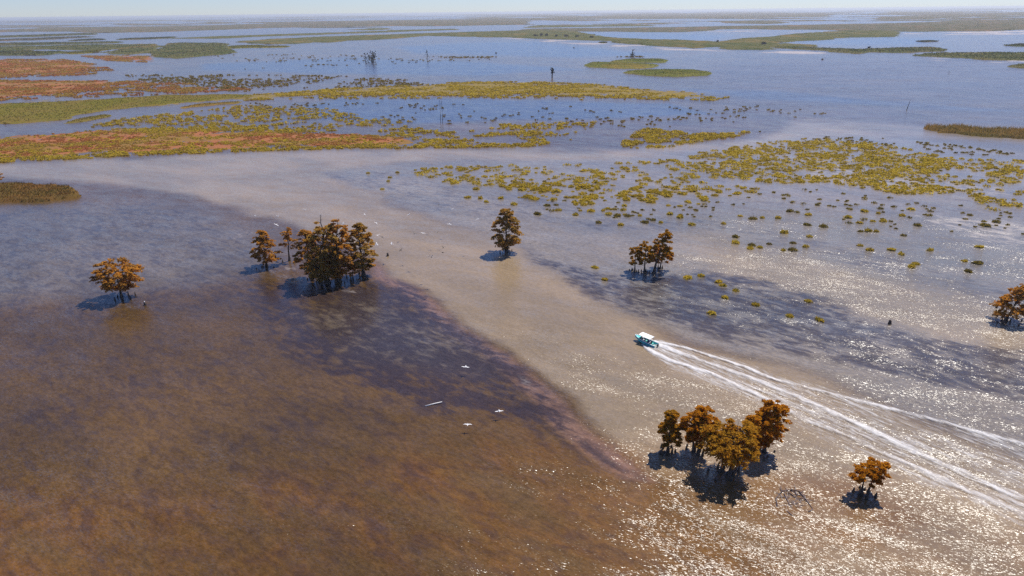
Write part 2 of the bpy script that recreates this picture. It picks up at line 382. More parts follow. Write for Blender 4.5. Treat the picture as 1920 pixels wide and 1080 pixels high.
    nn = t.vmath('MULTIPLY', t.vmath('ADD', o.outputs[0], o2.outputs[0]), (1, 1, 0))
    nrm = t.vmath('NORMALIZE', t.vmath('ADD', nn, (0, 0, 1)))
    return base, rough, spec, nrm
t = NT('swamp_water')
b_, r_, s_, n_ = water_nodes(t)
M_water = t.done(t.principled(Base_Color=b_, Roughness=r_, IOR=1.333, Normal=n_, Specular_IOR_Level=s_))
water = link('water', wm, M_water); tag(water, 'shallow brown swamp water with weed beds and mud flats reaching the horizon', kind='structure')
# ------------------------------------------------------------------ foliage helpers
def leaf_quads(C, size, flat=0.0, rg=rng, asp=1.6):
    """one small bent-free quad per centre, turned at random; flat pulls the faces towards level"""
    n = len(C)
    nrm = rg.normal(size=(n, 3)); nrm[:, 2] = np.abs(nrm[:, 2]) + flat * 2
    nrm /= np.linalg.norm(nrm, axis=1)[:, None]
    a = np.cross(nrm, rg.normal(size=(n, 3))); a /= np.linalg.norm(a, axis=1)[:, None]
    b = np.cross(nrm, a)
    s = size * (.55 + .9 * rg.random(n))[:, None]
    a = a * s * asp * .5; b = b * s * .5
    V = np.stack([C - a * .9, C - b, C + a * 1.1, C + b], 1).reshape(-1, 3)
    return V, np.arange(n * 4).reshape(-1, 4)
def ball(n, rg=rng):
    v = rg.normal(size=(n, 3)); v /= np.linalg.norm(v, axis=1)[:, None]
    return v * (rg.random(n) ** (1 / 2.4))[:, None]

# ------------------------------------------------------------------ marsh banks and reed islands
def marsh_mats():
    def mk(name, c0, c1, c2):
        t = NT(name); p = t.pos()
        a = t.noise(t.mapping(p, 0, (1, .6, 1)), .03, 5.0, .6).outputs[0]; b = t.noise(p, .35, 4.0, .65).outputs[0]
        c = t.mix(t.smooth(a, .38, .62), c0, c1); c = t.mix(t.smooth(b, .50, .70), c, c2)
        e = t.noise(t.mapping(p, 0, (1, .35, 1)), .011, 5.0, .65).outputs[0]; c = t.mix(t.math('MULTIPLY', t.smooth(e, .54, .66), .7), c, (c1[0] * 1.5, c1[1] * 1.12, c1[2]))
        e2 = t.noise(t.mapping(p, .2, (1, .3, 1)), .022, 5.0, .7).outputs[0]; c = t.mix(t.math('MULTIPLY', t.smooth(e2, .56, .66), .6), c, (c2[0] * .6, c2[1] * .6, c2[2] * .7))
        d = t.n('ShaderNodeBsdfDiffuse'); t.l(c, d.inputs[0]); tr = t.n('ShaderNodeBsdfTranslucent'); t.l(c, tr.inputs[0])
        ms = t.n('ShaderNodeMixShader'); ms.inputs[0].default_value = .25
        t.l(d.outputs[0], ms.inputs[1]); t.l(tr.outputs[0], ms.inputs[2])
        return t.done(ms.outputs[0])
    return dict(green=mk('marsh_green', (.095, .110, .038), (.170, .150, .060), (.055, .062, .022)),
                bright=mk('marsh_bright', (.17, .185, .045), (.22, .205, .055), (.11, .125, .032)),
                rust=mk('marsh_rust', (.20, .095, .030), (.14, .105, .030), (.10, .07, .025)),
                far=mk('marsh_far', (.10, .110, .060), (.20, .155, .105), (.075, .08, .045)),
                olive=mk('marsh_olive', (.19, .165, .03), (.23, .165, .045), (.13, .13, .025)),
                gold=mk('marsh_gold', (.27, .22, .03), (.22, .21, .04), (.20, .16, .03)))
MM = marsh_mats()
M_bank = plain('marsh_mud', (.14, .09, .05), .8, .3, .6)

def heightfield(poly_px, H, cell, seed, edge=1.2, rough=.5, wob=9.0):
    q = grounds(poly_px); lo = q.min(0); hi = q.max(0)
    cx = cy = cell
    # far banks are seen end on: cells get longer in depth, never wider
    ny = max(4, int((hi[1] - lo[1]) / cy)); nx = max(4, int((hi[0] - lo[0]) / cx))
    while nx * ny > 60000:
        cell *= 1.15; ny = max(4, int((hi[1] - lo[1]) / cell)); nx = max(4, int((hi[0] - lo[0]) / cell))
    gx, gy = np.meshgrid(np.linspace(lo[0] - cell, hi[0] + cell, nx + 3), np.linspace(lo[1] - cell, hi[1] + cell, ny + 3))
    jx = (np.random.default_rng(seed).random(gx.shape) - .5) * cell * .7; jy = (np.random.default_rng(seed + 1).random(gx.shape) - .5) * cell * .7
    gx = gx + jx; gy = gy + jy
    sz = max(hi - lo)
    wx = gx + (fbm(gx / (cell * 9), gy / (cell * 9), seed) - .5) * cell * wob; wy = gy + (fbm(gx / (cell * 9), gy / (cell * 9), seed + 5) - .5) * cell * wob
    ins = in_poly(q, wx, wy); d = edge_dist(q, wx, wy); d = np.where(ins, d, -d)
    e = max(edge, cell * .8)
    body = sstep(-e * .3, e * .7, d)
    n = fbm(gx / (cell * 2.2), gy / (cell * 2.2), seed + 9, 3); n2 = fbm(gx / 14., gy / 14., seed + 3, 3)
    z = H * body * (1 - rough + rough * (n * .7 + n2 * .6)) - .08 * (1 - body)
    keep = body > .02
    ny3, nx3 = gx.shape
    i, j = np.meshgrid(np.arange(ny3 - 1), np.arange(nx3 - 1), indexing='ij')
    f = np.stack([i * nx3 + j, i * nx3 + j + 1, (i + 1) * nx3 + j + 1, (i + 1) * nx3 + j], -1).reshape(-1, 4)
    k = keep.ravel(); f = f[k[f].any(1)]
    V = np.stack([gx.ravel(), gy.ravel(), z.ravel()], -1)
    used = np.unique(f); re = np.full(len(V), -1); re[used] = np.arange(len(used))
    return V[used], re[f], (d.ravel()[used])

def blades(C, h, wdt, rg):
    """upright grass blades: two triangles each, leaning a little"""
    n = len(C); a = rg.random(n) * 2 * np.pi; hh = h * (.6 + .7 * rg.random(n))
    s = np.stack([np.cos(a), np.sin(a), np.zeros(n)], -1) * (wdt * (.6 + .8 * rg.random(n)) / 2)[:, None]
    lean = rg.normal(size=(n, 3)) * np.array([.28, .28, 0]) * hh[:, None]
    top = C + lean; top[:, 2] += hh
    mid = C + lean * .35; mid[:, 2] += hh * .55
    V = np.stack([C - s, C + s, mid + s * .8, top, mid - s * .8], 1).reshape(-1, 3)
    b = np.arange(n)[:, None] * 5
    F = np.concatenate([b + np.array([[0, 1, 2, 4]])], 0)
    T = b + np.array([[4, 2, 3, 3]])
    return V, F, b + np.array([[4, 2, 3]])
def blade_mesh(name, C, h, wdt, rg):
    V, Q, T = blades(C, h, wdt, rg)
    tri = np.concatenate([Q[:, [0, 1, 2]], Q[:, [0, 2, 3]], T])
    return mesh_np(name, V, tri)

def island(name, label, cat, poly, H, mat, blade=None, cellk=.0032, group=None, tuft_mat=None, rough=.5, wob=9.0):
    q = grounds(poly); c = q.mean(0); dist = float(np.hypot(*c)); seed = int(abs(c[0] * 7 + c[1] * 3)) % 9999
    cell = max(.55, dist * cellk)
    V, F, d = heightfield(poly, H, cell, seed, edge=H * .7, rough=rough, wob=wob)
    root = thing(name, label, cat, (c[0], c[1], 0), 0, group)
    V = V - np.array([c[0], c[1], 0])
    link('ground_cover', mesh_np('ground_cover', V, F), mat, root)
    if blade:
        n, h, wd = blade; rg = np.random.default_rng(seed)
        fc = V[F].mean(1); top = fc[fc[:, 2] > H * .3]
        if len(top):
            C = top[rg.integers(0, len(top), n)] + rg.normal(size=(n, 3)) * np.array([cell * .4, cell * .4, 0]); C[:, 2] -= .3 * h
            link('reeds', blade_mesh('reeds', C, h, wd, rg), tuft_mat or mat, root)
    return root

G_FAR = 'marsh banks of the far wetland'
island('reed_island', 'dark rust and green reed island at the left edge below the marsh', 'reed island',
       [(-60, 352), (0, 349), (60, 347), (110, 350), (140, 358), (143, 370), (120, 377), (60, 380), (0, 379), (-60, 380)], 1.5, MM['rust'], (5200, .8, .14), tuft_mat=leafy('reed_dark', ((.045, .055, .014), (.16, .085, .022), (.32, .135, .03)), .12, .35, .9))
island('reed_island', 'brown spiky reed bed at the right edge above the tussock field', 'reed island',
       [(1742, 240), (1775, 239), (1840, 243), (2010, 249), (2010, 267), (1920, 261), (1860, 258), (1800, 252), (1742, 247)], 1.5, MM['rust'], (5200, 2.0, .2), tuft_mat=leafy('reed_brown', ((.13, .105, .03), (.34, .20, .055), (.42, .26, .08)), .2, .45, .8))
island('marsh_island', 'left lobe of the low green marsh islands in the open lagoon', 'marsh island',
       [(1096, 122), (1112, 118), (1150, 118), (1200, 120), (1230, 122.5), (1228, 126), (1190, 128.8), (1150, 128), (1110, 126)], 1.7, MM['bright'], (3200, .8, .4), wob=3.0)
island('marsh_island', 'rear lobe of the green marsh islands just below the small dark conifer', 'marsh island',
       [(1148, 115), (1180, 111.5), (1240, 111), (1251, 114), (1240, 117.5), (1190, 116.6), (1150, 116)], 1.5, MM['bright'], (2200, .8, .45), wob=3.0)
island('marsh_island', 'front green marsh island, long oval nearest to the camera in the open lagoon', 'marsh island',
       [(1171, 136.5), (1190, 133.5), (1230, 132), (1300, 132.5), (1333, 137), (1325, 141), (1270, 143.5), (1210, 141.5)], 1.8, MM['bright'], (4000, .8, .4), wob=3.0)
island('marsh_island', 'small green marsh island cut by the right edge below the sand spit', 'marsh island',
       [(1879, 125), (1895, 121), (2000, 121), (2000, 131), (1910, 129)], 1.8, MM['green'], (1500, .8, .45))
island('marsh_meadow', 'olive grass meadow running in from the left edge between the tussock bands', 'marsh meadow',
       [(-200, 200), (0, 196), (130, 190), (300, 180), (455, 178), (480, 182), (330, 194), (215, 204), (165, 212), (120, 224), (50, 230), (-200, 234)], .75, MM['olive'], (9000, .6, .5), rough=.8)
island('grass_spit', 'thin olive grass spit in the water right of the meadow tip', 'grass spit',
       [(345, 201), (380, 195), (440, 191), (442, 194), (395, 199), (350, 203)], .6, MM['olive'], (900, .5, .4))
island('grass_spit', 'short green grass spit under the meadow by the left edge', 'grass spit',
       [(118, 232), (150, 222), (195, 216), (200, 219), (150, 230)], .6, MM['olive'], (700, .5, .4))
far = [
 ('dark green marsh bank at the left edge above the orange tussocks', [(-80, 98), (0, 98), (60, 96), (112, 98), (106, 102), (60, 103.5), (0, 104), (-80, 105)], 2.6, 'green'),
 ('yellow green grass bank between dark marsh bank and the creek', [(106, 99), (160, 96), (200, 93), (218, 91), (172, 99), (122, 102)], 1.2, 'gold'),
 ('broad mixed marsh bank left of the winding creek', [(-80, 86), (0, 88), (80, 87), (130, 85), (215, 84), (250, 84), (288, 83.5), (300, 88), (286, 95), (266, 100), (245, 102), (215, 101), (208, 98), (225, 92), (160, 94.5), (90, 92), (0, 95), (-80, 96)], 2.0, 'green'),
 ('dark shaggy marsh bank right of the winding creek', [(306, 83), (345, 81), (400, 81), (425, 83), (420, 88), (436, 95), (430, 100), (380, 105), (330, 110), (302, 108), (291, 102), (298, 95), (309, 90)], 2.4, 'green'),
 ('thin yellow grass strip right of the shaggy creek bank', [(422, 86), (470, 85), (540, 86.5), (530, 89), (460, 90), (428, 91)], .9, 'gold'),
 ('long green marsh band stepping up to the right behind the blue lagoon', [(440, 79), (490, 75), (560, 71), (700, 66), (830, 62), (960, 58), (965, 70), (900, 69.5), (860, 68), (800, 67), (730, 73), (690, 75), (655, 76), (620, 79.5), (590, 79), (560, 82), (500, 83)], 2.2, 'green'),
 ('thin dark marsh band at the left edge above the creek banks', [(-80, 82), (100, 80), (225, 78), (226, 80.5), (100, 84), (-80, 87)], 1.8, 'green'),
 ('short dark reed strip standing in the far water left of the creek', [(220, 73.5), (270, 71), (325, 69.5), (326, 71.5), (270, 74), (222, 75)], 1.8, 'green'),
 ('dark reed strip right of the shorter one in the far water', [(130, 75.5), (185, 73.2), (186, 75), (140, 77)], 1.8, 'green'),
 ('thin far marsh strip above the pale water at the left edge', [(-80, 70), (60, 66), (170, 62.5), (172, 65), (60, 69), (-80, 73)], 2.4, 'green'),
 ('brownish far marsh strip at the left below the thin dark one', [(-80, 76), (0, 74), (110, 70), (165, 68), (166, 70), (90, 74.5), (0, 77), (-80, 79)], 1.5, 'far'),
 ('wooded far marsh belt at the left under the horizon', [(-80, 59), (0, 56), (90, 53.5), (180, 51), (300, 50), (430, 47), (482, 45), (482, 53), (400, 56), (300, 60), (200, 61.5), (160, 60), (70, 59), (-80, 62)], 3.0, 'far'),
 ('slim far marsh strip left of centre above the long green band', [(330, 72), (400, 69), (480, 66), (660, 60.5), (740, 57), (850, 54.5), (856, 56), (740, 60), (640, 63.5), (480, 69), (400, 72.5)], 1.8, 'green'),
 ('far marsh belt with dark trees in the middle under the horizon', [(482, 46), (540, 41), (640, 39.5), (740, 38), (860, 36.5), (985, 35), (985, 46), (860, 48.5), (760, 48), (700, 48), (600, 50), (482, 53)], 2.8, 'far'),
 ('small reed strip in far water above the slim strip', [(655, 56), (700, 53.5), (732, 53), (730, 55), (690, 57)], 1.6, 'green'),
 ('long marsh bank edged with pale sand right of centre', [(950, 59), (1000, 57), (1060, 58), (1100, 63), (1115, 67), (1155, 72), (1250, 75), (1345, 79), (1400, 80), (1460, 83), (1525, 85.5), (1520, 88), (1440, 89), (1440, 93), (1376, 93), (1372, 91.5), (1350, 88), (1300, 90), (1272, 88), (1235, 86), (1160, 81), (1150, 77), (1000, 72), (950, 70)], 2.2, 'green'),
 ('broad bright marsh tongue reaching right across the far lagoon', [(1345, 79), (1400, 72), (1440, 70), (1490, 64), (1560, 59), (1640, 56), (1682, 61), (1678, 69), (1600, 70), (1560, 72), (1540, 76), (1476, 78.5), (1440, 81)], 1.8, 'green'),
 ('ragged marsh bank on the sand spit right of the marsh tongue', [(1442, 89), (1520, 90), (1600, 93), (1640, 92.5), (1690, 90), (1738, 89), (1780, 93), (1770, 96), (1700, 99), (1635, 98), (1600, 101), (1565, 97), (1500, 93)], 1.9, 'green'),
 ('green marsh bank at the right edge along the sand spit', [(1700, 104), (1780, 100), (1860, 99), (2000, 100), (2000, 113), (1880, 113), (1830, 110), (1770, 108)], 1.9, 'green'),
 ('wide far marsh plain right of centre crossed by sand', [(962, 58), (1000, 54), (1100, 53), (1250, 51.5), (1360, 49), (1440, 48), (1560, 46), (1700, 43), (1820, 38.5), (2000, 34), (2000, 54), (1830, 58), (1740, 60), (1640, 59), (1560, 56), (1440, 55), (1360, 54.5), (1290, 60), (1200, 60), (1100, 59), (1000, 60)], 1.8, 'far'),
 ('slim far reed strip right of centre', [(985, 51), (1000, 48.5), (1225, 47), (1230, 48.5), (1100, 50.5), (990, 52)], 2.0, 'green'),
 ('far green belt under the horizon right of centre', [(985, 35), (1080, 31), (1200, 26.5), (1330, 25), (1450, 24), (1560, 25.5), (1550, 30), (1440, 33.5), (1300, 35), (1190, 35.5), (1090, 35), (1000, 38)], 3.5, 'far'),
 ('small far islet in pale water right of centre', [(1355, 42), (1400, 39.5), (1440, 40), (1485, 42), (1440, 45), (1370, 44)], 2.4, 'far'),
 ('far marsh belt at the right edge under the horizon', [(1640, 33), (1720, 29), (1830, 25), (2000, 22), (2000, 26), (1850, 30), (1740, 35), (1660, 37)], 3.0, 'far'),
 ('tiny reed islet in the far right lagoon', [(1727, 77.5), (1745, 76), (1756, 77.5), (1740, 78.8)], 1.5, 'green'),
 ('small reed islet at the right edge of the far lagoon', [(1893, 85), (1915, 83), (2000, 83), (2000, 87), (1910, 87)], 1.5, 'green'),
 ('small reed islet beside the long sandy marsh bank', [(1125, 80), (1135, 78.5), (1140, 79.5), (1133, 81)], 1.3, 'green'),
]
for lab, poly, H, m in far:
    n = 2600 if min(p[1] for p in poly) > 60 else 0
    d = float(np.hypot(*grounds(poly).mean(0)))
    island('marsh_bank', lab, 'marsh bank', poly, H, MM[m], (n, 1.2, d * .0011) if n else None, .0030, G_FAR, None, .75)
# the last marsh strips before the horizon cannot be told apart
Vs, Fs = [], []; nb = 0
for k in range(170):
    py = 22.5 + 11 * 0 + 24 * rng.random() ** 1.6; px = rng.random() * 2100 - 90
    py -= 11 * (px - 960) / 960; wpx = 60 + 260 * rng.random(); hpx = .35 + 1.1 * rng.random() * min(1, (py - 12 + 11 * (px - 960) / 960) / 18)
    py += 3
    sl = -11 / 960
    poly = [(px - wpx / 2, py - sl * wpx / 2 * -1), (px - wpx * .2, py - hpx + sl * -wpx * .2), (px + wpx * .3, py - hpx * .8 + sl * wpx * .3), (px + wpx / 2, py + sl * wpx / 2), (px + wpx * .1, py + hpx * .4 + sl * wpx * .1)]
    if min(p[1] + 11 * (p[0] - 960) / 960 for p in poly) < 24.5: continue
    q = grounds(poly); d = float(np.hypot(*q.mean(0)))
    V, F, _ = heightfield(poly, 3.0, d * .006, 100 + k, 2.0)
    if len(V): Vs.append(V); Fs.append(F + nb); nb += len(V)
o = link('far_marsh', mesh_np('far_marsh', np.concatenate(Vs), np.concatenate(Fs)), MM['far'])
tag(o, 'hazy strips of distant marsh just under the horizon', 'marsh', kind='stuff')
# ------------------------------------------------------------------ tussocks
M_tus = leafy('tussock_leaf', ((.46, .32, .035), (.62, .45, .05), (.26, .22, .03)), .12, .48, 1.3)
M_tus_r = leafy('tussock_leaf_rust', ((.48, .18, .07), (.46, .32, .06), (.34, .17, .045)), .045, .45, .9)
M_tus_d = leafy('tussock_leaf_dark', ((.22, .16, .03), (.32, .235, .038), (.14, .11, .024)), .3, .3, 1.6)
def tussock_mesh(i, lobes):
    rg = np.random.default_rng(500 + i); P = []
    for k in range(lobes):
        c = np.array([(rg.random() - .5) * .7 * (lobes > 1), (rg.random() - .5) * .6 * (lobes > 1), 0]); r = .75 + .4 * rg.random()
        b = ball(58, rg); b[:, 2] = np.abs(b[:, 2]); P.append(c + b * np.array([r, r, .62 * r]))
    C = np.concatenate(P); V, F = leaf_quads(C, .34, .1, rg)
    B = np.stack([(rg.random(40) - .5) * 1.3, (rg.random(40) - .5) * 1.3, np.full(40, .1)], -1)
    V2, Q, T = blades(B, .75, .12, rg)
    tri = np.concatenate([F[:, [0, 1, 2]], F[:, [0, 2, 3]], Q[:, [0, 1, 2]] + len(V), Q[:, [0, 2, 3]] + len(V), T + len(V)])
    return mesh_np('tussock', np.concatenate([V, V2]), tri)
TUS = [tussock_mesh(i, 1 + i % 3) for i in range(9)]
for m in TUS: m.materials.append(M_tus)
TUS_D = [m.copy() for m in TUS[:4]]
for m in TUS_D: m.materials.clear(); m.materials.append(M_tus_d)
def z_(L, ox, oy, s): return [(ox + x / s, oy + y / s) for x, y in L]
iso = z_([(200, 440), (225, 462), (300, 490), (238, 530), (408, 570), (707, 550), (607, 635), (165, 618), (765, 655), (30, 417), (105, 407)], 1280, 380, 3.0)
iso2 = z_([(45, 118), (230, 113), (322, 70), (395, 85), (448, 80), (535, 82), (605, 43), (706, 63), (757, 8), (930, 78), (990, 108), (1066, 100), (1130, 100), (1000, 157), (1043, 155), (1088, 158), (1243, 180),
           (1000, 237), (1050, 262), (1181, 262), (1228, 284), (1392, 263), (1290, 357), (1317, 340), (1588, 322), (1655, 335), (1605, 382), (700, 120), (793, 130), (573, 163), (714, 187), (622, 222), (620, 262), (693, 243),
           (568, 263), (487, 228), (435, 247), (390, 235), (383, 253), (297, 187), (297, 221), (1318, 122), (1228, 67), (1100, 55), (1027, 45), (1286, 33), (1615, 65), (1703, 125), (1765, 104), (1675, 245)], 1280, 380, 3.0)
iso3 = z_([(80, 35), (170, 43), (215, 72), (335, 40), (425, 90), (615, 165), (695, 100), (780, 135), (745, 50), (915, 170), (905, 70), (965, 82), (1040, 140), (1095, 232), (1180, 165), (1245, 178), (1265, 252), (1300, 170), (1325, 182),
           (1290, 100), (1288, 133), (1420, 177), (1455, 230), (1580, 232), (1650, 165), (1735, 190), (1815, 247), (1520, 213), (950, 138), (1130, 138), (1165, 125), (1215, 128)], 860, 360, 4.174)
iso4 = [(690, 323), (731, 331), (717, 353), (728, 338), (745, 322), (1116, 500), (1136, 523)]
def tussock(px, py, s, label, group, mesh):
    g = ground(px, py + 2)
    o = bpy.data.objects.new('grass_tussock', mesh); COL.objects.link(o)
    o.location = (g[0], g[1], -.03); o.rotation_euler = (0, 0, random.random() * 6.28)
    o.scale = (s * random.uniform(.85, 1.25), s * random.uniform(.85, 1.2), s * random.uniform(.75, 1.0))
    return tag(o, label, 'tussock', group)
near_lab = ['small olive tussock, left of a close pair on the weed bed by the trio trees', 'small olive tussock, right of a close pair on the weed bed',
            'larger tussock alone right of the close pair on the weed bed', 'olive tussock below the close pair on the weed bed', 'tussock on the weed bed halfway from the boat to the trio trees',
            'lone tussock at the edge of the glittering channel above the weed bed', 'lowest large tussock on the dark weed bed above the wake', 'tiny brown tussock on the weed bed above the boat',
            'faint brown tussock lowest right on the weed bed', 'first small tussock right beside the trio trees', 'second small tussock right beside the trio trees']
for (x, y), l in zip(iso, near_lab): tussock(x, y, random.uniform(.75, 1.0), l, None, random.choice(TUS))
ORD = ['first', 'second', 'third', 'fourth', 'fifth', 'sixth', 'seventh', 'eighth', 'ninth', 'tenth', 'eleventh', 'twelfth', 'thirteenth']
def rows(L, nrow, phrase, group, names):
    L = sorted(L, key=lambda p: p[1]); per = math.ceil(len(L) / nrow)
    for r in range(nrow):
        for k, (x, y) in enumerate(sorted(L[r * per:(r + 1) * per])):
            tussock(x, y, random.uniform(.8, 1.25), '%s tussock from left, %s row, %s' % (ORD[k], names[r], phrase), group, random.choice(TUS + TUS_D))
rows(iso2, 5, 'on shallows right of the trio trees', 'tussocks scattered on the right shallows', ['topmost', 'second highest', 'middle', 'second lowest', 'lowest'])
rows(iso3, 4, 'between lone cypress and tussock field', 'tussocks scattered below the field', ['topmost', 'upper middle', 'lower middle', 'lowest'])
for (x, y), l in zip(iso4, ['dark tussock at the left tip of the big tussock field', 'tussock by the left tip of the field, upper of a pair', 'reddish tussock lowest left of the big tussock field', 'tussock by the left tip of the field, lower of a pair',
                            'tussock just above the pair at the left tip of the field', 'small clump with pale foam between lone tree and trio trees', 'small brown tussock in open channel left below the trio trees']):
    tussock(x, y, random.uniform(.8, 1.0), l, None, random.choice(TUS))

T7 = [(770, 316), (860, 312), (1000, 309), (1130, 308), (1230, 300), (1290, 290), (1370, 276), (1430, 266), (1520, 258), (1600, 262), (1700, 278), (1790, 297), (1860, 300), (1990, 304), (1990, 335), (1880, 345), (1900, 395), (1850, 392), (1800, 350), (1780, 366), (1700, 368),
      (1650, 355), (1560, 345), (1470, 345), (1440, 350), (1350, 372), (1300, 380), (1200, 372), (1100, 378), (1000, 362), (900, 350), (840, 345), (780, 327)]
def scatter(poly, n, cover, scale, seed, sharp=.12):
    """ground points inside a polygon, evenly by ground area, gathered into patches"""
    rg = np.random.default_rng(seed); q = grounds(poly); lo, hi = q.min(0), q.max(0); out = []; tot = 0; it = 0
    while tot < n and it < 200:
        it += 1
        p = lo + (hi - lo) * rg.random((20000, 2)); p = p[in_poly(q, p[:, 0], p[:, 1])]
        v = fbm(p[:, 0] / scale, p[:, 1] / (scale * .8), seed, 4)
        p = p[rg.random(len(p)) < sstep(1 - cover - sharp, 1 - cover + sharp, (v - .5) * 1.7 + .5) * .97 + .03 * cover]
        out.append(p); tot += len(p)
    return np.concatenate(out)[:n]
def lab_field(x):
    if x < 1150: return 'yellow olive tussock in the left part of the big tussock field', 'tussocks in the left part of the field'
    if x < 1500: return 'yellow olive tussock in the middle of the big tussock field', 'tussocks in the middle of the field'
    return 'yellow olive tussock in the right part of the big tussock field', 'tussocks in the right part of the field'
T7e = [(1680, 300), (1760, 296), (1990, 302), (1990, 372), (1900, 398), (1800, 360), (1760, 330)]
T7n = [(860, 335), (1000, 340), (1150, 350), (1300, 350), (1420, 340), (1440, 352), (1340, 385), (1200, 392), (1080, 385), (960, 370), (850, 350)]
T7d = [(1300, 292), (1380, 276), (1470, 264), (1600, 266), (1720, 286), (1800, 300), (1740, 335), (1790, 362), (1700, 366), (1560, 344), (1450, 345), (1330, 330)]
P7 = np.concatenate([scatter(T7, 1000, .56, 11.0, 21), scatter(T7d, 700, .60, 11.0, 22), scatter(T7e, 170, .5, 11.0, 23), scatter(T7n, 170, .5, 9.0, 24)])
dd = np.hypot(P7[:, 0], P7[:, 1]); order = np.argsort(dd)
N_IND = 196
for k in order[:N_IND]:
    x, y = P7[k]; pxy = project(np.array([[x, y, 0]]))[0][0]; l, g = lab_field(pxy[0])
    o = bpy.data.objects.new('grass_tussock', random.choice(TUS)); COL.objects.link(o)
    s = .55 + 1.15 * random.random() ** 1.6; o.location = (x, y, -.03); o.rotation_euler = (0, 0, random.random() * 6.28); o.scale = (s * 1.15, s, s * random.uniform(.6, .85)); tag(o, l, 'tussock', g)
rest7 = P7[order[N_IND:]]

def tuft_cloud(P, size, nleaf, leaf, seed, zf=.5):
    """many low tufts in one mesh"""
    rg = np.random.default_rng(seed); n = len(P); s = size * (.5 + 1.0 * rg.random(n) ** 1.5)
    b = ball(n * nleaf, rg).reshape(n, nleaf, 3); b[:, :, 2] = np.abs(b[:, :, 2])
    C = b * s[:, None, None] * np.array([1.15, 1.0, zf]); C[:, :, :2] += P[:, None, :]
    return leaf_quads(C.reshape(-1, 3), leaf, .15, rg)
def stuff(name, label, clouds, mat):
    Vs, Fs, n = [], [], 0
    for V, F in clouds: Vs.append(V); Fs.append(F + n); n += len(V)
    o = link(name, mesh_np(name, np.concatenate(Vs), np.concatenate(Fs)), mat)
    return tag(o, label, 'tussocks', kind='stuff')
stuff('tussock_field', 'rear rows of the big yellow tussock field right of centre', [tuft_cloud(rest7, 1.15, 36, .40, 1), tuft_cloud(scatter(T7d, 170, .42, 7.0, 25, .05), 1.9, 40, .45, 71, .28), tuft_cloud(scatter(T7, 140, .36, 7.0, 26, .05), 1.8, 40, .45, 72, .28)], M_tus)
T1 = [(-90, 262), (0, 260), (150, 246), (300, 238), (420, 226), (520, 238), (640, 252), (760, 248), (850, 246), (960, 246), (1060, 240), (1112, 237), (1072, 262), (1000, 275), (850, 277), (640, 279), (500, 283), (300, 290), (150, 298), (0, 305), (-90, 308)]
T1r = [(-90, 262), (0, 258), (150, 247), (320, 243), (500, 248), (660, 252), (760, 258), (700, 274), (450, 278), (200, 288), (0, 298), (-90, 305)]
T1e = [(-90, 296), (0, 296), (150, 290), (300, 283), (500, 277), (640, 274), (850, 272), (1000, 270), (1000, 275), (850, 277), (640, 279), (500, 283), (300, 290), (150, 298), (0, 305), (-90, 308)]
T8 = [(1160, 272), (1185, 252), (1215, 240), (1260, 246), (1330, 247), (1405, 247), (1380, 256), (1250, 276), (1180, 280)]
stuff('tussock_band', 'yellow tussock band along the far bank of the channel', [tuft_cloud(scatter(T1, 2100, .48, 12, 31), 1.1, 26, .45, 2), tuft_cloud(scatter(T1e, 500, .9, 16, 33), 1.3, 32, .5, 3)], M_tus)
stuff('rusty_tussock_band', 'rust tinted low growth inside the left tussock band', [tuft_cloud(scatter(T1r, 2600, .5, 9, 32), .85, 22, .4, 4)], M_tus_r)
stuff('tussock_patch', 'tussock patch across the gap right of the long channel bank', [tuft_cloud(scatter(T8, 420, .62, 14, 34), 1.3, 32, .5, 5)], M_tus)
T3 = [(440, 180), (640, 166), (760, 160), (850, 154), (1000, 153), (1120, 158), (1200, 166), (1300, 174), (1365, 183), (1330, 189), (1200, 186), (1100, 183), (1000, 178), (860, 180), (740, 178), (640, 180), (540, 186), (440, 189)]
T3b = [(600, 176), (900, 172), (1200, 180), (1350, 184), (1340, 190), (1150, 188), (900, 184), (600, 186)]
stuff('middle_tussock_band', 'thin yellow tussock band across the middle lagoon', [tuft_cloud(scatter(T3, 2800, .5, 15, 41), 1.35, 20, .7, 6), tuft_cloud(scatter(T3b, 420, .5, 26, 42), 1.4, 20, .7, 7)], M_tus)
T2 = [(150, 240), (230, 222), (330, 212), (450, 198), (560, 200), (640, 206), (700, 222), (860, 236), (1100, 228), (1150, 232), (1100, 240), (900, 248), (640, 252), (420, 246), (230, 246)]
T2s = [(440, 192), (640, 192), (960, 196), (1400, 200), (1430, 232), (1250, 240), (1000, 236), (700, 232), (500, 215)]
stuff('scattered_tussocks', 'dark dots of tussocks scattered over the blue lagoon', [tuft_cloud(scatter(T2s, 230, .5, 30, 44), .95, 22, .5, 8), tuft_cloud(scatter([(1160, 268), (1400, 190), (1560, 212), (1420, 250), (1300, 262)], 60, .5, 30, 45), .8, 20, .45, 9)], M_tus_d)
stuff('olive_tussock_field', 'olive tussocks above the left channel band', [tuft_cloud(scatter(T2, 900, .5, 22, 43), 1.35, 28, .55, 10)], M_tus)
T5 = [(-90, 112), (0, 111), (120, 111), (190, 122), (220, 134), (150, 141), (0, 146), (-90, 148)]
T5b = [(-90, 150), (0, 150), (260, 152), (420, 160), (470, 168), (330, 176), (120, 184), (0, 190), (-90, 194)]
T5c = [(150, 105), (282, 104), (272, 112), (276, 117), (200, 114)]
T6 = [(230, 140), (420, 140), (640, 142), (760, 150), (800, 160), (640, 166), (440, 172), (300, 160)]
T6b = [(400, 104), (560, 100), (700, 104), (930, 106), (930, 112), (700, 122), (450, 130)]
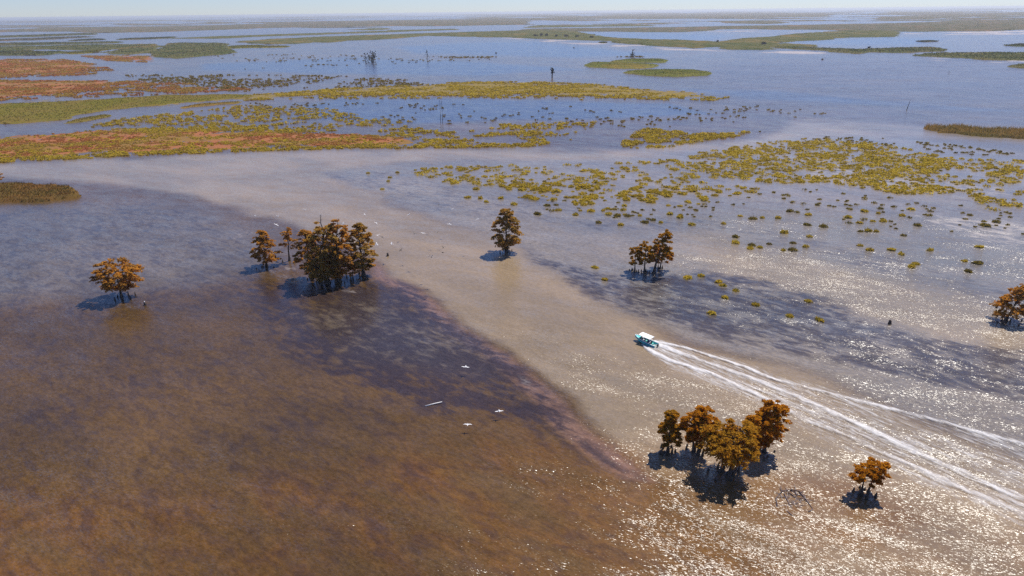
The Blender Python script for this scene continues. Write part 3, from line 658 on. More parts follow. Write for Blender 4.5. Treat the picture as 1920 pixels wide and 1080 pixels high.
stuff('rusty_marsh_tussocks', 'orange brown tussock fields in the upper left', [tuft_cloud(scatter(T5, 3000, .56, 24, 51), 1.6, 13, 1.0, 11), tuft_cloud(scatter(T5c, 800, .55, 24, 52), 1.6, 12, 1.0, 12), tuft_cloud(scatter(T5b, 3000, .54, 18, 53), 1.3, 13, .85, 13)], M_tus_r)
stuff('far_tussock_dots', 'far tussock dots on the pale blue shallows of the upper left', [tuft_cloud(scatter(T6, 750, .5, 40, 54), 1.5, 16, .8, 14), tuft_cloud(scatter(T6b, 170, .5, 60, 55), 1.6, 12, .9, 15),
      tuft_cloud(scatter([(805, 106), (850, 106), (925, 106), (920, 109), (850, 109)], 60, .8, 60, 56), 1.8, 14, .9, 16), tuft_cloud(scatter([(1150, 107), (1180, 105.5), (1230, 106), (1180, 107.5)], 24, .9, 60, 57), 2.0, 14, 1.0, 17)], M_tus_d)
stuff('field_fringe_dots', 'small tussock dots around the upper edge of the right tussock field', [tuft_cloud(scatter([(1500, 262), (1560, 254), (1700, 262), (1850, 278), (1960, 296), (1860, 298), (1700, 278)], 90, .6, 30, 58), .9, 20, .5, 18),
      tuft_cloud(scatter([(1330, 378), (1500, 352), (1650, 366), (1940, 390), (1940, 450), (1600, 425), (1380, 400)], 85, .6, 20, 59), .75, 26, .36, 19), tuft_cloud(scatter([(960, 372), (1150, 378), (1330, 380), (1400, 410), (1200, 415), (1020, 395)], 40, .6, 20, 60), .7, 26, .36, 20)], M_tus_d)
# ------------------------------------------------------------------ cypress trees
M_bark = plain('cypress_bark', (.075, .055, .042), .85, .35, 2.5)
M_bark_grey = plain('dead_grey_wood', (.13, .11, .095), .85, .3, 2.5)
M_leaf_orange = leafy('needles_orange', ((.55, .22, .014), (.68, .31, .02), (.36, .14, .012)), .5, .5, 2.6)
M_leaf_gold = leafy('needles_gold', ((.46, .25, .025), (.58, .28, .022), (.28, .14, .016)), .5, .5, 2.6)
M_leaf_brown = leafy('needles_brown', ((.48, .24, .05), (.68, .31, .04), (.28, .16, .04)), .35, .48, 2.0)
M_leaf_olive = leafy('needles_olive', ((.42, .26, .06), (.62, .32, .05), (.24, .16, .04)), .35, .48, 2.0)

def prof(kind, t):
    if kind == 'round':  return math.sqrt(max(0, 1 - ((t - .62) / .40) ** 2)) if t > .22 else .1
    if kind == 'umbrella': return math.sqrt(max(0, 1 - ((t - .70) / .31) ** 2)) * (1.0 if t > .6 else .9)
    if kind == 'cone':   return max(.07, 1.05 * (1 - t) ** .62 * min(1, (t - .06) / .24))
    if kind == 'column': return max(.08, math.sin(math.pi * min(1, max(0, (t - .08) / .92)) ** .8) ** .7)
    if kind == 'layer':  return max(.12, (.45 + .55 * (math.sin(t * 15.0) > -.2)) * (1.15 - t) ** .5)
def cypress(label, base, top, width, kind, mat, seed, stems=1, lean=0.0, clumps=60, leaves=75, bare=.25, group=None, dead_tip=0.0, leafsize=.34, knees=6, trunk_r=None, tight=1.0):
    rg = np.random.default_rng(seed)
    g = ground(*base); H = height_to(g, top); ppm = px_per_m(g); Rm = width / 2 / ppm
    leanm = lean / ppm
    root = thing('cypress_tree', label, 'tree', tuple(g), 0, group)
    tr = trunk_r or max(.14, H * .026)
    mb = MB(); C = []
    axes = []
    for s in range(stems):
        a = 6.28 * s / max(1, stems) + rg.random(); off = (0 if stems == 1 else Rm * .22)
        bx, by = math.cos(a) * off, math.sin(a) * off * .6
        ox, oy = math.cos(a) * off * 2.0, math.sin(a) * off * 2.0
        hs = H * (1 if s == 0 else .84 + .12 * rg.random())
        pts = []
        for k in range(9):
            t = k / 8; wob = .025 * H * t
            pts.append((bx + (ox - bx) * t + leanm * t ** 1.3 + rg.normal() * wob * .5, by + (oy - by) * t + rg.normal() * wob * .5, -.25 + (hs + .25) * t))
        rr = [tr * (1.9 if k == 0 else 1.15 if k == 1 else (1 - .11 * k)) for k in range(9)]; rr[-1] = tr * .08
        # flared, ribbed foot
        p0 = Vector(pts[0]); p1 = Vector(pts[1])
        pts = [pts[0], tuple(p0.lerp(p1, .35))] + pts[1:]; rr = [tr * 2.6, tr * 1.6] + [tr * 1.15] + rr[2:]
        mb.tube(pts, rr, 8); axes.append((pts, hs))
    def axis(s, z):
        pts, hs = axes[s]
        for i in range(len(pts) - 1):
            if pts[i + 1][2] >= z: 
                f = (z - pts[i][2]) / max(1e-6, pts[i + 1][2] - pts[i][2]); return Vector(pts[i]).lerp(Vector(pts[i + 1]), max(0, f))
        return Vector(pts[-1])
    clumps = int(clumps * 1.75)
    for k in range(clumps):
        s = k % stems
        t = bare + (.965 - bare) * (1 - dead_tip) * (rg.random() ** .9)
        R_ = Rm * prof(kind, t) * (1.0 if stems == 1 else .8) * tight
        a = rg.random() * 6.283; r = R_ * (.35 + .65 * rg.random() ** .6)
        hs = axes[s][1]; z = t * hs
        ax = axis(s, z); c = ax + Vector((math.cos(a) * r, math.sin(a) * r, rg.normal() * .02 * H))
        z0 = max(.12 * hs, z - .45 * r - .03 * H); st = axis(s, z0)
        if r > .25 * Rm and k % 3 != 1:
            m = st.lerp(c, .55) + Vector((0, 0, -.06 * r + rg.normal() * .05 * r)); rl = max(.035, tr * .28 * (1 - .5 * t))
            mb.tube([st, m, c], [rl, rl * .7, rl * .3], 4, False)
        cr = (.13 + .17 * rg.random() ** 1.5) * Rm * (.75 + .4 * (1 - t)) * (1.0 if kind != 'cone' else .85); cr = min(max(cr, .30), 1.2)
        n = int(leaves * (.35 + .5 * rg.random()))
        # a spray: flat pad of leaf tufts, drooping at the rim
        b = ball(n, rg); ca, sa = math.cos(a), math.sin(a)
        ex, ey = b[:, 0] * cr * 1.25, b[:, 1] * cr * .75
        q = np.stack([ex * ca - ey * sa, ex * sa + ey * ca, b[:, 2] * cr * .36 - .30 * np.maximum(b[:, 0], 0) ** 2 * cr], -1)
        C.append(q + np.array(c))
    if dead_tip > 0:
        for k in range(10):
            z = H * (1 - dead_tip * rg.random()); a = rg.random() * 6.28; L = Rm * .25 * (1.1 - (z / H - (1 - dead_tip)) / dead_tip)
            p = axis(0, z); mb.tube([p, p + Vector((math.cos(a) * L, math.sin(a) * L, .25 * L))], [.06, .02], 4, False)
    mb.build('trunk', M_bark, root, True)
    V, F = leaf_quads(np.concatenate(C), leafsize, .35, rg)
    link('crown', mesh_np('crown', V, F), mat, root)
    for k in range(knees):
        a = rg.random() * 6.28; d = tr * 2.5 + Rm * .55 * rg.random(); h = .35 + .8 * rg.random()
        m = MB(); x, y = math.cos(a) * d, math.sin(a) * d
        m.tube([(x, y, -.2), (x, y, h * .5), (x + .05, y, h)], [.22, .13, .05], 6); m.build('knee', M_bark, root, True)
    return root
GB = 'big cypress clump left of centre'; GN = 'orange cypress clump in the foreground'; GT = 'trio of cypresses right of centre'
cypress('lone round brown cypress standing in blue water far left', (228, 556), 487, 80, 'round', M_leaf_brown, 1, 1, 0, 62, 95, .22)
cypress('pointed cypress left of the big clump', (500, 499), 431, 62, 'cone', M_leaf_brown, 2, 1, 0, 56, 80, .14)
cypress('thin sparse rust cypress beside the big clump', (543, 489), 427, 36, 'layer', M_leaf_brown, 3, 1, 3, 22, 50, .45)
cypress('leftmost cypress of the big dark clump, broad golden top', (585, 521), 428, 52, 'column', M_leaf_brown, 4, 1, -4, 56, 85, .16, GB)
cypress('tallest cypress of the big clump with a bare dead tip', (614, 530), 402, 62, 'column', M_leaf_olive, 5, 1, 4, 80, 90, .1, GB, .12)
cypress('cypress leaning right in the middle of the big clump', (634, 527), 409, 62, 'column', M_leaf_brown, 6, 1, 10, 78, 90, .1, GB)
cypress('low leafy cypress at the front of the big clump', (603, 534), 470, 56, 'round', M_leaf_olive, 66, 1, 0, 40, 80, .12, GB)
cypress('rightmost cypress of the big clump, dense dark column', (682, 517), 416, 56, 'column', M_leaf_olive, 7, 1, -3, 76, 95, .1, GB)
cypress('red leaved young cypress in the gap of the big clump', (662, 524), 490, 22, 'round', M_leaf_orange, 8, 1, 0, 14, 50, .2, GB, knees=3)
cypress('lone upright olive cypress standing in the channel centre', (950, 472), 391, 52, 'column', M_leaf_olive, 9, 1, 0, 84, 85, .07)
cypress('left and smallest cypress of the trio', (1190, 508), 463, 30, 'round', M_leaf_gold, 10, 1, 0, 26, 75, .3, GT)
cypress('middle cypress of the trio', (1208, 512), 452, 33, 'round', M_leaf_gold, 11, 1, 0, 32, 75, .3, GT)
cypress('right and tallest cypress of the trio, leaning right', (1226, 512), 430, 40, 'column', M_leaf_gold, 12, 1, 18, 42, 75, .34, GT)
cypress('short round cypress tucked under the tallest of the trio', (1238, 504), 460, 42, 'round', M_leaf_orange, 13, 1, 3, 30, 75, .3, GT)
cypress('dark rust cypress cut by the right edge', (1886, 601), 532, 86, 'cone', M_leaf_brown, 14, 1, 26, 56, 85, .22, knees=16)
cypress('leftmost two tiered orange cypress of the foreground clump', (1252, 846), 773, 48, 'layer', M_leaf_gold, 15, 1, 0, 70, 95, .2, GN, leafsize=.24, knees=12)
cypress('rear umbrella shaped orange cypress of the foreground clump', (1306, 846), 767, 60, 'umbrella', M_leaf_orange, 16, 2, 0, 84, 100, .40, GN, leafsize=.24)
cypress('wide front cypress of the foreground clump with forked trunk', (1364, 887), 800, 104, 'umbrella', M_leaf_gold, 17, 3, 0, 120, 95, .33, GN, leafsize=.24, knees=14)
cypress('right and tallest orange cypress of the foreground clump', (1426, 848), 755, 70, 'round', M_leaf_orange, 18, 2, 3, 116, 105, .27, GN, leafsize=.24)
cypress('small orange bush between the foreground cypress trunks', (1303, 846), 803, 40, 'round', M_leaf_orange, 19, 1, 0, 22, 80, .3, GN, leafsize=.28, knees=3)
cypress('small flat topped orange cypress alone at the lower right', (1621, 924), 870, 58, 'umbrella', M_leaf_orange, 20, 2, 8, 46, 80, .5, leafsize=.26, knees=12)
cypress('orange cypress top behind the reed island at the left edge', (-2, 347), 324, 26, 'round', M_leaf_brown, 21, 1, 0, 20, 50, .3)
# far trees
def bare_tree(label, base, top, width, seed, n=4, leaf=None, name='dead_tree', lean=0.0, nl=300, ls=.5):
    rg = np.random.default_rng(seed); g = ground(*base); H = height_to(g, top); R_ = width / 2 / px_per_m(g); lm = lean / px_per_m(g)
    root = thing(name, label, 'tree', tuple(g)); mb = MB(); C = []
    for k in range(n):
        x = (rg.random() - .5) * 1.5 * R_ if n > 1 else 0; y = rg.normal() * R_ * .3 if n > 1 else 0; h = H * (1 if k == 0 else .6 + .4 * rg.random()); l = lm + rg.normal() * .06 * h
        mb.tube([(x, y, -.2), (x + l * .4, y, h * .5), (x + l, y, h)], [H * .035, H * .024, H * .008], 6)
        for j in range(7):
            z = h * (.4 + .55 * rg.random()); a = rg.random() * 6.28; L = R_ * .55 * rg.random() + .3; f = z / h
            p = Vector((x + l * f, y, z)); e = p + Vector((math.cos(a) * L, math.sin(a) * L, .35 * L)); mb.tube([p, e], [H * .012, H * .004], 4, False); C.append(np.array(e) + ball(20, rg) * .5)
    mb.build('trunk', M_bark, root, True)
    if leaf is not None:
        b = ball(nl, rg); b[:, 2] = b[:, 2] * .5 + .42
        V, F = leaf_quads(np.concatenate(C + [b * np.array([R_, R_, H * .75]) * np.array([1, 1, 1])]), ls, .2, rg); link('crown', mesh_np('crown', V, F), leaf, root)
    return root
M_leaf_dark = leafy('needles_dark', ((.05, .045, .025), (.08, .065, .03), (.03, .03, .02)), .3, .3, 1.5)
bare_tree('dark clump of dead cypress stubs in the far blue lagoon', (693, 117), 97, 24, 31, 7, M_leaf_dark, nl=160, ls=.7)
bare_tree('far dark bush with one bare trunk standing above it', (801, 111), 93, 12, 32, 1, M_leaf_dark, nl=60, ls=.7)
bare_tree('two bare far trunks with flat tops left of the green islands', (1036, 145), 127, 12, 33, 3, M_leaf_dark, nl=0, ls=.6)
bare_tree('small dark conifer behind the green marsh islands', (1186, 107), 93, 10, 34, 1, M_leaf_dark, nl=110, ls=.8)
bare_tree('leaning bare snag in the open water at the upper right', (1700, 206), 187, 6, 35, 1, lean=5)
bare_tree('tiny low snag in the glittering water at the upper right', (1780, 138), 132, 8, 36, 2)
GF = 'dark bushes on the far marsh bank'
for k, (x, y, tp, wd) in enumerate([(1004, 69, 62.5, 9), (1015, 68.5, 61.5, 9), (1024, 68.5, 62, 8), (1043, 69.5, 64, 7), (1061, 70, 63.5, 12), (1082, 70.5, 65, 8), (1109, 71.5, 66.5, 10), (1345, 80.5, 74.5, 5), (1431, 84.5, 77.5, 10), (1629, 91, 87, 4)]):
    rg = np.random.default_rng(70 + k); g = ground(x, y); H = height_to(g, tp); R_ = wd / 2 / px_per_m(g)
    root = thing('dark_bush', ['leftmost dark bush of the far bank row', 'second dark bush of the far bank row', 'third dark bush of the far bank row', 'small dark bush midway along the far bank row', 'widest dark bush right of midway in the far row', 'dark bush near the right end of the far row',
                               'last dark bush of the far row beside the inlet', 'small dark bush at the root of the marsh tongue', 'round dark bush alone on the marsh tongue', 'tiny dark bush on the sand spit bank'][k], 'bush', tuple(g), 0, GF)
    C = np.concatenate([np.array([(rg.random() - .5) * R_ * 1.2, rg.normal() * R_ * .3, H * (.3 + .4 * rg.random())]) + ball(40, rg) * np.array([R_ * .55, R_ * .5, H * .3]) for _ in range(6)])
    V, F = leaf_quads(C, 1.1, .2, rg); link('foliage', mesh_np('foliage', V, F), M_leaf_dark, root)
    m = MB(); m.tube([(0, 0, -.2), (0, 0, H * .7)], [.3, .1], 5); m.build('stem', M_bark, root)
# ------------------------------------------------------------------ excursion boat
bow = ground(1190, 636); stern = ground(1231, 650)
HEAD = math.atan2(bow[1] - stern[1], bow[0] - stern[0])
BL = float(np.hypot(bow[0] - stern[0], bow[1] - stern[1])); BOATC = (bow + stern) / 2
L2 = BL / 2; K = BL / 6.6
M_hull = plain('boat_paint_turquoise', (.08, .62, .60), .35, .08, 2.0)
M_in = plain('boat_inside_green', (.06, .46, .40), .5, .12, 2.0)
M_white = plain('boat_white_roof', (.82, .82, .80), .45, .04, 1.0)
M_metal = plain('boat_rail_metal', (.55, .56, .57), .35, .08, 4.0)
M_blk = plain('boat_motor_black', (.03, .03, .035), .4, .2, 4.0)
M_blue = plain('boat_stripe_blue', (.03, .10, .32), .4, .1, 3.0)
BROOT = thing('motor_boat', 'turquoise excursion motor boat with white roof speeding up the channel', 'boat', (BOATC[0], BOATC[1], .12), 0)
BROOT.rotation_euler = (0, -math.radians(4.5), HEAD)
def hull():
    st = []
    for k in range(13):
        u = k / 12; x = -L2 + BL * u
        hw = 1.05 * K * (1 if u < .5 else max(.03, math.cos((u - .5) / .5 * math.pi / 2) ** .7))
        kz = -.32 * K if u < .6 else (-.32 + .62 * ((u - .6) / .4) ** 2) * K
        gz = (.62 + .38 * u ** 2.2) * K
        st.append((x, hw, kz, gz))
    return st
st = hull(); mb = MB(); V = []; F = []
for x, hw, kz, gz in st:
    ch = kz + .3 * (gz - kz)
    V += [(x, 0, kz), (x, hw * .86, ch), (x, hw, gz), (x, hw - .07, gz), (x, max(0, hw - .16), kz + .32 * (gz - kz)), (x, -max(0, hw - .16), kz + .32 * (gz - kz)), (x, -hw + .07, gz), (x, -hw, gz), (x, -hw * .86, ch)]
for i in range(12):
    for k in range(9):
        F.append((i * 9 + k, (i + 1) * 9 + k, (i + 1) * 9 + (k + 1) % 9, i * 9 + (k + 1) % 9))
F += [tuple(range(9)), tuple(12 * 9 + k for k in range(8, -1, -1))]
mb.add(V, F); hullo = mb.build('hull', M_hull, BROOT)
m = MB()
for s in (-1, 1):
    P = [(x, s * (hw + .012), gz - .13 * K) for x, hw, kz, gz in st]
    Q = [(x, s * (hw + .012), gz - .28 * K) for x, hw, kz, gz in st]
    m.add(P + Q, [(i, i + 1, i + 14, i + 13) for i in range(12)])
m.build('stripe', M_blue, hullo)
m = MB(); xs = [s_[0] for s_ in st[2:12]]
for s in (-1, 1): m.tube([(x, s * hw, gz + .02) for x, hw, kz, gz in st], [.05] * 13, 5)
m.build('gunwale', M_white, BROOT)
m = MB()   # bow deck
fd = st[8:]
V = []
for x, hw, kz, gz in fd: V += [(x, hw - .05, gz - .02), (x, -hw + .05, gz - .02)]
m.add(V, [(2 * i, 2 * i + 1, 2 * i + 3, 2 * i + 2) for i in range(len(fd) - 1)]); m.build('bow_deck', M_hull, BROOT)
m = MB(); fl = st[:9]; V = []
for x, hw, kz, gz in fl: V += [(x, hw - .14, .06 * K), (x, -hw + .14, .06 * K)]
m.add(V, [(2 * i, 2 * i + 1, 2 * i + 3, 2 * i + 2) for i in range(len(fl) - 1)]); m.build('floor', M_in, BROOT)
for x in (-1.9, -.95, 0., .95):
    m = MB(); m.box((x * K, 0, .33 * K), (.42 * K, 1.6 * K, .07 * K)); b = m.build('bench', M_white if x in (-.95, .95) else M_in, BROOT)
    m = MB()
    for s in (-1, 1): m.box((x * K, s * .6 * K, .18 * K), (.3 * K, .06, .22 * K))
    m.build('support', M_in, b)
RX0, RX1, RZ = -1.75 * K, 1.75 * K, 1.95 * K
for x in (RX0 + .1, -.55 * K, .65 * K, RX1 - .1):
    for s in (-1, 1):
        m = MB(); m.tube([(x, s * .98 * K, .66 * K), (x, s * .96 * K, RZ)], [.03, .03], 6); m.build('post', M_metal, BROOT)
V = []; F = []; nx, ny = 8, 8
for lay in (0, 1):
    for i in range(nx + 1):
        for j in range(ny + 1):
            y = -1 + 2 * j / ny; V.append((RX0 + (RX1 - RX0) * i / nx, y * 1.08 * K, RZ + .13 * K * (1 - y * y) - .05 * lay))
n1 = (nx + 1) * (ny + 1)
for i in range(nx):
    for j in range(ny):
        a = i * (ny + 1) + j; F.append((a, a + ny + 1, a + ny + 2, a + 1)); F.append((n1 + a, n1 + a + 1, n1 + a + ny + 2, n1 + a + ny + 1))
rim = [i * (ny + 1) for i in range(nx + 1)] + [nx * (ny + 1) + j for j in range(1, ny + 1)] + [i * (ny + 1) + ny for i in range(nx - 1, -1, -1)] + [j for j in range(ny - 1, 0, -1)]
for a, b in zip(rim, rim[1:] + rim[:1]): F.append((a, b, b + n1, a + n1))
m = MB(); m.add(V, F); m.build('roof', M_white, BROOT, False)
m = MB(); m.box((1.55 * K, 0, .95 * K), (.05, 1.75 * K, .5 * K), Matrix.Rotation(math.radians(-18), 3, 'Y')); m.build('windscreen', plain('windscreen_pale', (.35, .62, .60), .15, .05, 2.0), BROOT)
m = MB(); m.box((1.15 * K, -.45 * K, .6 * K), (.45 * K, .6 * K, .55 * K)); m.build('console', M_white, BROOT)
m = MB(); m.box((-L2 - .22, 0, .72 * K), (.42 * K, .36 * K, .45 * K)); mo = m.build('outboard_motor', M_blk, BROOT)
m = MB(); m.box((-L2 - .22, 0, .1 * K), (.16 * K, .12 * K, .95 * K)); m.box((-L2 - .3, 0, -.25 * K), (.4 * K, .2 * K, .06)); m.build('motor_leg', M_blk, mo)
m = MB(); m.tube([(L2 - .35, 0, .95 * K), (L2 - .2, 0, 1.35 * K)], [.03, .02], 6); m.build('bow_post', M_white, BROOT)

# people: one skinned body each
def person(label, lx, ly, shirt, trousers, turn=0.0, hair=(.02, .015, .012), stand=False, arm=.3):
    t = NT('clothes'); tc = t.n('ShaderNodeTexCoord').outputs['Object']; x, y, z = t.sep(tc)
    c = t.mix(t.smooth(z, .17, .19), trousers, shirt); c = t.mix(t.smooth(z, .60, .615), c, (.30, .17, .11))
    mat = t.done(t.principled(Base_Color=c, Roughness=.8))
    hz = 0.0
    hip = (0, 0, .10)
    J = {'hip': (hip, .15), 'waist': ((.0, 0, .30), .135), 'chest': ((.02, 0, .47), .155), 'neck': ((.03, 0, .60), .055), 'head': ((.05, 0, .70), .095), 'crown': ((.05, 0, .80), .085)}
    E = [('hip', 'waist'), ('waist', 'chest'), ('chest', 'neck'), ('neck', 'head'), ('head', 'crown')]
    for s, n in ((1, 'l'), (-1, 'r')):
        J['sh' + n] = ((.02, s * .19, .52), .065); J['el' + n] = ((.08, s * .25, .28), .048); J['wr' + n] = ((.26 + .05 * s, s * .18, .20), .034); J['hd' + n] = ((.34 + .05 * s, s * .15, .19), .038)
        J['hp' + n] = ((.02, s * .10, .08), .105)
        if stand: kn, an, to = (.04, s * .11, -.34), (.0, s * .11, -.74), (.16, s * .12, -.78)
        else: kn, an, to = (.44, s * .13, .10), (.46, s * .13, -.30), (.60, s * .14, -.34)
        J['kn' + n] = (kn, .075); J['an' + n] = (an, .05); J['to' + n] = (to, .045)
        E += [('chest', 'sh' + n), ('sh' + n, 'el' + n), ('el' + n, 'wr' + n), ('wr' + n, 'hd' + n), ('hip', 'hp' + n), ('hp' + n, 'kn' + n), ('kn' + n, 'an' + n), ('an' + n, 'to' + n)]
    names = list(J); me = bpy.data.meshes.new('person'); me.from_pydata([J[k][0] for k in names], [(names.index(a), names.index(b)) for a, b in E], []); me.update()
    o = link('person', me, mat)
    md = o.modifiers.new('skin', 'SKIN')
    for i, k in enumerate(names):
        me.skin_vertices[0].data[i].radius = (J[k][1], J[k][1]); me.skin_vertices[0].data[i].use_root = (i == 0)
    sb = o.modifiers.new('smooth', 'SUBSURF'); sb.levels = 1; sb.render_levels = 1
    mw = Matrix.Translation(BROOT.location) @ BROOT.rotation_euler.to_matrix().to_4x4()
    p = mw @ Vector((lx * K, ly * K, (.36 if not stand else .86) * K))
    o.location = p; o.rotation_euler = (0, 0, HEAD + turn)
    tag(o, label, 'person', 'people in the boat')
    V = []; F = []
    for i in range(5):
        for j in range(10):
            a = 2 * math.pi * j / 10; b = math.pi / 2 * i / 4.4
            V.append((.045 + .112 * math.cos(a) * math.cos(b) - .012, .105 * math.sin(a) * math.cos(b), .735 + .125 * math.sin(b)))
    for i in range(4):
        for j in range(10): F.append((i * 10 + j, i * 10 + (j + 1) % 10, (i + 1) * 10 + (j + 1) % 10, (i + 1) * 10 + j))
    F.append(tuple(40 + j for j in range(10)))
    m = MB(); m.add(V, F); m.build('hair', plain('hair', hair, .6), o, True)
    return o
person('person in dark clothes seated at the stern of the boat', -1.9, .45, (.02, .02, .03), (.03, .03, .05), 0)
person('person in navy clothes seated on the second bench from the stern', -.95, .5, (.03, .04, .10), (.02, .02, .03), 0)
person('person in blue shirt seated amidships in the boat', -.95, -.45, (.10, .13, .35), (.03, .03, .05), 0)
person('person in white shirt seated in the middle of the boat', 0.0, .45, (.65, .65, .66), (.05, .05, .08), .2)
person('person in dark shirt seated near the bow behind the windscreen', .95, .45, (.03, .04, .04), (.04, .04, .05), 0)

# ------------------------------------------------------------------ wake: foam ridges spreading behind the boat
upper = [(1222, 636), (1240, 636), (1285, 645), (1400, 679), (1450, 699), (1560, 729), (1740, 770), (1920, 820), (2160, 890)]
lower = [(1200, 646), (1215, 664), (1258, 692), (1340, 727), (1420, 762), (1500, 805), (1640, 872), (1760, 930), (1920, 1000), (2160, 1110)]
def resample(P, n):
    P = np.asarray(P, float); d = np.r_[0, np.cumsum(np.hypot(*np.diff(P, axis=0).T))]; u = np.linspace(0, 1, n) ** 1.15 * d[-1]
    return np.stack([np.interp(u, d, P[:, 0]), np.interp(u, d, P[:, 1])], -1)
NS, NT_ = 420, 90
gu = grounds(resample(upper, NS)); gl = grounds(resample(lower, NS))
tt = np.linspace(0, 1, NT_)
W = gu[:, None, :] * (1 - tt)[None, :, None] + gl[:, None, :] * tt[None, :, None]
px_, _ = project(np.concatenate([W.reshape(-1, 2), np.zeros((NS * NT_, 1))], 1))
px_ = px_.reshape(NS, NT_, 2)
lines = [([(1228, 641), (1285, 653), (1400, 690), (1450, 712), (1560, 740), (1740, 785), (1920, 835), (2160, 905)], 1.0, 1.0),
         ([(1440, 712), (1520, 740), (1620, 770), (1780, 815), (1920, 856), (2160, 930)], .55, .8),
         ([(1238, 648), (1320, 679), (1400, 706), (1500, 747), (1600, 792), (1720, 850), (1920, 936), (2160, 1040)], 1.0, 1.5),
         ([(1380, 715), (1500, 763), (1600, 808), (1700, 858), (1920, 950), (2160, 1060)], .7, .9),
         ([(1204, 650), (1258, 677), (1340, 703), (1420, 741), (1500, 781), (1640, 842), (1760, 897), (1920, 966), (2160, 1080)], .95, 1.3),
         ([(1450, 738), (1600, 775), (1750, 822), (1920, 885), (2160, 980)], .35, 1.2)]
rl = np.random.default_rng(3)                         # finer streaks of foam between the main lines
for k in range(13):
    a1, a2 = .12 + .76 * rl.random(), 0; a2 = np.clip(a1 + rl.normal() * .05, .05, .95); i0 = int(NS * rl.random() * .35)
    pts_ = [tuple(px_[i_, int((NT_ - 1) * (a1 + (a2 - a1) * i_ / NS))]) for i_ in range(i0, NS, 30)]
    lines.append((pts_, .30 + .25 * rl.random(), .25 + .35 * rl.random()))
foam = np.zeros((NS, NT_)); zz = np.zeros((NS, NT_)); sfr = np.linspace(0, 1, NS)[:, None]
for P, a, wd in lines:
    P = np.asarray(P, float); Pg = grounds(P)
    d = np.full(NS * NT_, 1e9); fl_ = W.reshape(-1, 2)
    for k in range(len(Pg) - 1):
        e = Pg[k + 1] - Pg[k]; tq = np.clip(((fl_ - Pg[k]) @ e) / (e @ e), 0, 1); d = np.minimum(d, np.hypot(*(fl_ - Pg[k] - tq[:, None] * e).T))
    d = d.reshape(NS, NT_); wm_ = wd * (.45 + .55 * sfr * 1.2)
    foam = np.maximum(foam, a * (.8 + .5 * np.exp(-sfr / .12)) * (1 - .35 * sfr) * np.exp(-(d / (wm_ * (.8 + .7 * np.exp(-sfr / .09)))) ** 2)); zz = np.maximum(zz, a * .22 * np.exp(-(d / (wm_ * 1.1)) ** 2))
edge = np.minimum(1, np.minimum(tt, 1 - tt) / .10)[None, :]
startf = np.exp(-sfr / .10)
foam = np.maximum(foam, .32 * (1 - .3 * sfr) + .25 * startf) * edge
wn_ = fbm(W[..., 0] / .8, W[..., 1] / .8, 77, 3) - .5
zz = (zz * (1 + 1.2 * wn_) + .04 * wn_) * edge + .035
Vw = np.concatenate([W, zz[..., None]], -1).reshape(-1, 3)
i, j = np.meshgrid(np.arange(NS - 1), np.arange(NT_ - 1), indexing='ij')
Fw = np.stack([i * NT_ + j, (i + 1) * NT_ + j, (i + 1) * NT_ + j + 1, i * NT_ + j + 1], -1).reshape(-1, 4)
wk = mesh_np('boat_wake', Vw, Fw, True)
a_ = wk.attributes.new('foam', 'FLOAT', 'POINT'); a_.data.foreach_set('value', foam.astype(np.float32).ravel())
t = NT('wake_foam'); fa = t.attr('foam').outputs['Fac']; p = t.pos()
WAKEDIR = math.atan2(gl[-1][1] - gl[20][1], gl[-1][0] - gl[20][0])
ps = t.mapping(p, -WAKEDIR, (.28, 1.0, 1.0))
nz = t.noise(ps, 1.6, 5.0, .7).outputs[0]
x = t.math('ADD', fa, t.math('MULTIPLY', t.math('SUBTRACT', nz, .5), 1.5))
nz2 = t.noise(t.mapping(p, -WAKEDIR, (.10, 1.0, 1.0)), 2.2, 5.0, .75).outputs[0]
x = t.math('ADD', x, t.math('MULTIPLY', t.math('SUBTRACT', nz2, .5), 1.4))
lo_ = t.noise(t.mapping(p, -WAKEDIR, (.25, 1.0, 1.0)), .22, 4.0, .6).outputs[0]
x = t.math('ADD', x, t.math('MULTIPLY', t.math('SUBTRACT', lo_, .5), 1.0))
al = t.math('MULTIPLY', t.smooth(x, .05, 1.15), .74)
br = t.n('ShaderNodeBsdfPrincipled'); br.inputs['Base Color'].default_value = (.80, .77, .74, 1); br.inputs['Roughness'].default_value = .55
tb = t.n('ShaderNodeBsdfTransparent'); ms = t.n('ShaderNodeMixShader'); t.l(al, ms.inputs[0]); t.l(tb.outputs[0], ms.inputs[1]); t.l(br.outputs[0], ms.inputs[2])
wo = link('boat_wake', wk, t.done(ms.outputs[0])); tag(wo, 'white foaming wake spreading behind the boat to the lower right', 'wake', kind='stuff')

